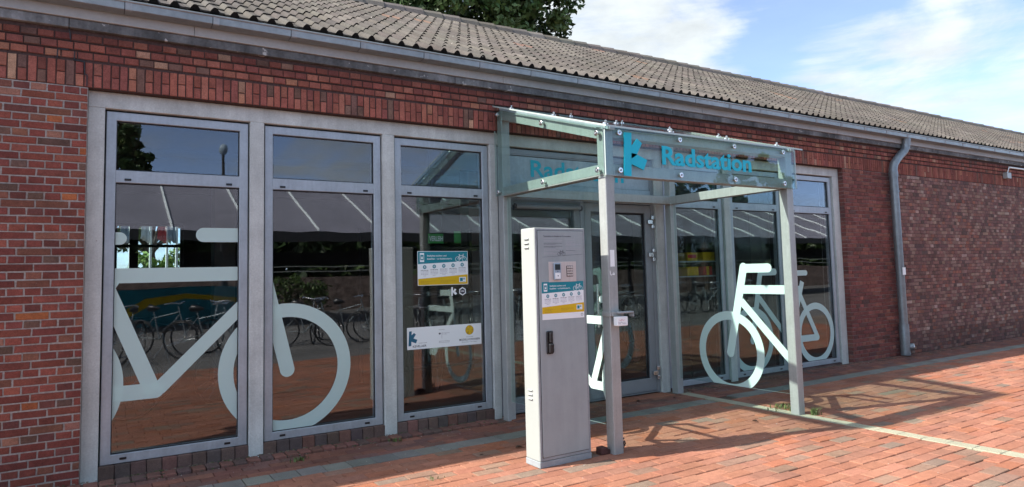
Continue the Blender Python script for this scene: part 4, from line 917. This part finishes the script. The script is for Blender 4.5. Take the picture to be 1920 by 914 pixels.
# ================================================================== trees
def tree(x, y, h, cz, rad, n, seed, label, group=None, leaf=0.085, nclump=70, cols=((0.055, 0.10, 0.028), (0.08, 0.135, 0.038), (0.035, 0.065, 0.02), (0.10, 0.15, 0.045))):
    t = thing('tree', label, 'tree', (x, y, 0), group); r = random.Random(seed); mb = MB()
    mb.tube([(x, y, -0.05), (x + .05, y, h * .35), (x - .05, y + .05, h * .6), (x, y, cz)], [.30, .24, .19, .10], 12)
    tips = []
    for k in range(11):
        a = 6.28 * k / 11 + r.uniform(-.3, .3); z0 = h * r.uniform(.45, .75); e = Vector((x + math.cos(a) * rad[0] * .7, y + math.sin(a) * rad[1] * .7, cz + r.uniform(-.6, .6) * rad[2]))
        s = Vector((x, y, z0)); md = (s + e) / 2 + Vector((r.uniform(-.2, .2), r.uniform(-.2, .2), r.uniform(0, .4)))
        mb.tube([s, md, e], [.10, .06, .02], 7)
    mb.build('trunk', 'bark', t)
    mb = MB(); per = n // nclump
    for k in range(nclump):
        d = Vector((r.gauss(0, 1), r.gauss(0, 1), r.gauss(0, 1))).normalized() * (r.uniform(.35, 1) ** .6)
        c = Vector((x + d.x * rad[0], y + d.y * rad[1], cz + d.z * rad[2])); cr = r.uniform(.35, .8) * min(rad) * .34; col = r.choice(cols)
        for q in range(per):
            e = Vector((r.gauss(0, 1), r.gauss(0, 1), r.gauss(0, 1))); e = e.normalized() * cr * r.random() ** .45; e.z *= .75
            leafquad(mb, c + e, leaf * r.uniform(.6, 1.2), r, jit(col, .25, r))
    mb.build('crown', 'leaf', t, kind='stuff'); return t
tree(10.05, 13.0, 9.0, 11.0, (4.1, 3.4, 3.6), 52000, 3, 'tall dark green leafy tree rising behind the tiled roof', nclump=230, leaf=0.125)
tree(0.4, -27.0, 6.0, 6.7, (2.0, 2.0, 1.8), 9000, 5, 'leafy tree across the square reflected in the first window', 'trees across the square', 0.16, 80)
tree(36.0, -26.0, 6.0, 6.6, (3.0, 2.4, 2.2), 9000, 8, 'leafy tree far along the square reflected beside the door', 'trees across the square', 0.17, 80)
def bush(name, x0, x1, y0, y1, z1, n, seed, label, cat, cols):
    t = thing(name, label, cat, ((x0 + x1) / 2, (y0 + y1) / 2, 0)); r = random.Random(seed); mb = MB()
    for k in range(n):
        x = r.uniform(x0, x1); y = r.uniform(y0, y1); zt = z1 * (0.82 + .18 * math.sin(x * 5 + seed) * math.sin(x * 2.3)); leafquad(mb, (x, y, zt * r.random() ** .5), (0.075 if x1 - x0 < 20 else 0.52) * r.uniform(.6, 1.2), r, jit(r.choice(cols), .3, r))
    mb.build('foliage', 'leaf', t, kind='stuff')
    mb = MB(); mb.tube([((x0 + x1) / 2, (y0 + y1) / 2, -.05), ((x0 + x1) / 2, (y0 + y1) / 2, z1 * .7)], .04, 7); mb.build('stem', 'bark', t)
bush('hedge', -0.6, 3.6, 12.0, 13.0, 2.45, 5200, 2, 'sunlit green hedge seen through the building past the first window', 'hedge', ((0.15, 0.24, 0.05), (0.20, 0.30, 0.07), (0.09, 0.15, 0.03)))
tree(1.9, 22.0, 4.4, 4.6, (3.4, 2.0, 1.9), 7000, 12, 'bright leafy tree seen through the building behind the flags', None, 0.12, 60, ((0.10, 0.17, 0.04), (0.16, 0.24, 0.06), (0.06, 0.10, 0.025)))
bush('bush', 6.2, 8.6, -23.2, -21.8, 1.7, 1800, 6, 'round green bush across the square', 'bush', ((0.05, 0.09, 0.025), (0.08, 0.13, 0.03)))
for i, (fx, c, lab) in enumerate(((1.16, 'white', 'pale blue and white flag hanging from its pole'), (1.49, 'red', 'red flag hanging from its pole'), (1.69, 'pale_blue', 'blue and white striped flag hanging from its pole'), (0.76, 'pale_blue', 'dull blue flag hanging from its pole beside the hedge end'))):
    t = thing('flag', lab, 'flag', (fx, 11.0, 0), 'flags behind the building')
    MB().tube([(fx, 11.0, -.05), (fx, 11.0, 4.2)], 0.028, 8).build('pole', 'white', t)
    mb = MB(); r = random.Random(i); n = 10; v = []; F = []
    for a in range(n):
        for b in range(7): v.append((fx - 0.03 - .022 * b * (.5 + a / n) + .015 * math.sin(b * 2 + a), 10.97 + .03 * math.sin(b * 2.4 + a * .5), 3.42 - .118 * a + .02 * b))
    for a in range(n - 1):
        for b in range(6): F.append((a * 7 + b, a * 7 + b + 1, a * 7 + b + 8, a * 7 + b + 7))
    mb.add(v, F, None, 0, True); o = mb.build('cloth', c, t); sm = o.modifiers.new('thickness', 'SOLIDIFY'); sm.thickness = 0.004

# ================================================================== across the square (seen in the window panes)
sh = thing('bike_shelter', 'long open bicycle shelter with a grey sloping roof across the square', 'shelter', (14, -17, 0))
MB().prism([(-15.9, 2.97), (-20.6, 5.05), (-20.6, 4.93), (-15.9, 2.85)], 'x', -10, 64).build('roof', 'roof_metal', sh)
MB().box(-10, 64, -15.9, -15.72, 2.70, 2.99).build('fascia', 'dark', sh)
MB().box(-10, 64, -20.75, -20.6, 2.0, 2.55).build('rear_beam', 'dark', sh)
x = -9.0
while x < 63:
    MB().prism([(-15.95, 3.005), (-20.5, 5.02), (-20.5, 5.08), (-15.95, 3.065)], 'x', x, x + 0.055).build('roof_rib', 'white', sh); x += 2.2
x = -9.0
while x < 63:
    MB().box(x, x + .14, -16.1, -15.95, -0.03, 2.84).build('post', 'dark', sh); MB().box(x, x + .14, -20.5, -20.35, -0.03, 4.8).build('post', 'dark', sh); x += 6.6
wl = thing('parapet_wall', 'long low concrete parapet wall with railing at the far side of the square', 'wall', (20, -26, 0))
MB().box(-30, 85, -26.2, -26.0, -0.03, 1.5).build('wall_body', 'mortar_mid', wl)
for z in (1.75, 2.0, 2.3): MB().box(-30, 85, -26.12, -26.08, z, z + .05).build('rail', 'steel', wl)
bush('hedge', -24, 80, -31.5, -29.5, 5.0, 26000, 15, 'added dark green hedge beyond the parapet wall across the square, hiding the bright horizon', 'hedge', ((0.03, 0.055, 0.018), (0.05, 0.08, 0.025)))  # added to block the bright horizon band mirrored in the panes
ct = thing('mural_container', 'low storage container painted teal with a yellow wave', 'container', (3.0, -19.5, 0))
MB().bbox(0.2, 5.0, -20.3, -19.2, -0.03, 1.25, .02).build('body', 'mural', ct)
mb = MB().prism([(0.8, 0.5), (1.6, 0.92), (2.8, 1.02), (4.4, 0.82), (4.4, 0.68), (2.8, 0.86), (1.6, 0.62), (0.8, 0.2)], 'y', -19.198, -19.194); mb.build('painted_wave', 'yellow', ct)
lp = thing('street_lamp', 'slim street lamp with round head across the square', 'lamp', (4.46, -22.3, 0))
MB().tube([(4.46, -22.3, -.05), (4.46, -22.3, 6.55)], [.06, .045], 10).build('pole', 'dark', lp)
MB().tube([(4.46, -22.3, 6.5), (4.46, -22.3, 6.58), (4.46, -22.3, 6.72), (4.46, -22.3, 6.86), (4.46, -22.3, 6.92)], [.05, .12, .15, .11, .03], 14).build('head', 'pale_blue', lp)
def bicycle(x, y, rz, label, group):
    t = thing('bicycle', label, 'bicycle', (0, 0, 0), group); R_ = .34
    for wx in (-.52, .52):
        w = MB().tube([(wx + R_ * math.cos(6.2832 * k / 28), 0, R_ + R_ * math.sin(6.2832 * k / 28)) for k in range(28)], .018, 6, closed=True).build('wheel', 'black', t)
        mb = MB()
        for k in range(9): a = math.pi * k / 9; mb.tube([(wx - R_ * math.cos(a), 0, R_ - R_ * math.sin(a)), (wx + R_ * math.cos(a), 0, R_ + R_ * math.sin(a))], .0022, 3)
        mb.build('spokes', 'chrome', w, kind='stuff')
    mb = MB()
    for a, b, q in (((-.52, 0, R_), (-.05, 0, .30), .010), ((-.05, 0, .30), (-.20, 0, .92), .015), ((-.05, 0, .30), (.36, 0, .80), .016), ((-.16, 0, .75), (.34, 0, .86), .014), ((-.52, 0, R_), (-.17, 0, .78), .009), ((.52, 0, R_), (.33, 0, .98), .013)): mb.tube([a, b], q, 7)
    mb.build('frame', 'zinc_dark', t)
    MB().tube([(-.33, 0, .93), (-.28, 0, .965), (-.16, 0, .955), (-.06, 0, .945)], [.05, .075, .05, .02], 8).build('saddle', 'black', t)
    MB().tube([(.22, -.29, 1.03), (.33, -.24, 1.06), (.37, 0, 1.03), (.33, .24, 1.06), (.22, .29, 1.03)], .013, 7).build('handlebar', 'chrome', t)
    MB().tube([(-.52 + .37 * math.cos(a), 0, R_ + .37 * math.sin(a)) for a in [R(20 + 14 * k) for k in range(11)]], .02, 5).build('mudguard', 'dark', t)
    t.location = (x, y, 0); t.rotation_euler = (0, 0, rz); return t
LB = 'dark city bicycle parked in the row across the square, mirrored in the panes'
b0 = bicycle(-1.5, -9.9, R(78), LB, 'bicycles parked across the square')
r = random.Random(9)
for k in range(1, 36):
    c = copy_tree(b0); c.location = (-1.9 + k * 0.66 + r.uniform(-.12, .12), -9.3 - 0.05 * k + (0.9 if k % 3 == 0 else 0) + r.uniform(-.25, .25), -0.02); c.rotation_euler = (0, 0, R(90 + r.choice((-1, 1)) * r.uniform(20, 62)))

# ================================================================== inside the building
LI = 'dark bicycle standing inside the station behind the panes'
for k, (x, y, a) in enumerate(((0.9, 2.6, 20), (0.3, 3.2, 35), (3.4, 2.2, 80), (4.0, 2.4, 75), (7.7, 2.6, 70), (8.4, 2.8, 65))):
    c = copy_tree(b0); c.location = (x, y, 0.006); c.rotation_euler = (0, 0, R(a)); c['label'] = LI; c['group'] = 'bicycles inside the station'
rk = thing('bicycle_rack', 'two tier steel bicycle rack inside behind the poster window', 'rack', (4.2, 2.2, 0))
for (a, b) in (((3.3, 1.7, 0), (3.3, 1.7, 2.2)), ((5.1, 1.7, 0), (5.1, 1.7, 2.2)), ((3.3, 3.2, 0), (3.3, 3.2, 2.2)), ((5.1, 3.2, 0), (5.1, 3.2, 2.2))): MB().tube([a, b], .035, 8).build('upright', 'dark', rk)
for (a, b) in (((3.3, 1.7, 1.85), (5.1, 1.7, 1.85)), ((3.3, 1.7, 1.25), (5.1, 1.7, 1.25)), ((3.3, 3.2, 1.25), (5.1, 3.2, 1.25)), ((3.3, 1.7, .35), (5.1, 1.7, .35))): MB().tube([a, b], .03, 8).build('rail', 'dark', rk)
sg = thing('hire_sign', 'green VERLEIH sign hanging inside behind the poster window', 'sign', (3.09, 0.25, 2.3))
MB().bbox(3.003, 3.179, 0.25, 0.262, 1.831, 1.934, 0.002).build('board', 'green', sg)
mb = MB(); text(mb, 'VERLEIH', 3.013, 3.172, 1.856, 0.052, 0.2485, 0.02); mb.build('lettering', 'white', sg)
for xx in (3.021, 3.164): MB().tube([(xx, 0.256, 1.934), (xx, 0.256, 3.24)], .004, 5).build('wire', 'dark', sg)
MB().bbox(3.308, 3.39, 0.25, 0.262, 1.835, 1.965, 0.002).build('green_placard', 'green', None, label='small blank green placard next to the hanging sign', cat='sign')
sf = thing('display_shelf', 'glass display shelf inside behind the window next to the door', 'shelf', (7.0, 0.25, 0))
fx = lambda x: x * 0.8885
fz = lambda z: 1.5 + (z - 1.5) * 0.8885
for z in (1.595, 1.375): MB().bbox(fx(7.38), fx(8.30), 0.13, 0.40, fz(z), fz(z) + .018, .002).build('shelf_board', 'glass_edge', sf)
for xx in (7.38, 7.86, 8.28): MB().bbox(fx(xx), fx(xx) + .02, 0.405, 0.425, 0.005, 1.95, .002).build('upright', 'dark', sf)
for i, (x0, x1, z0, z1, c, lab) in enumerate(((7.58, 7.80, 1.617, 1.745, 'yellow', 'yellow box with red stripe on the upper shelf'), (7.92, 8.20, 1.617, 1.75, 'yellow', 'wide plain yellow box on the upper shelf'), (7.57, 7.81, 1.397, 1.53, 'yellow', 'yellow box on the lower shelf'), (7.92, 7.985, 1.397, 1.53, 'red', 'red binder next to the yellow box on the lower shelf'), (7.99, 8.045, 1.397, 1.53, 'yellow', 'orange yellow binder between two red ones'), (8.05, 8.11, 1.397, 1.53, 'red', 'red binder at the outer end of the lower shelf'))):
    o = MB().bbox(fx(x0), fx(x1), 0.165, 0.36, fz(z0), fz(z1), .004).build('box' if i < 3 else 'binder', c, None, label=lab, cat='box' if i < 3 else 'binder')
    if i == 0: MB().box(fx(x0) + .01, fx(x1) - .03, 0.162, 0.1645, fz(z0) + .04, fz(z0) + .085).build('stripe', 'red', o)
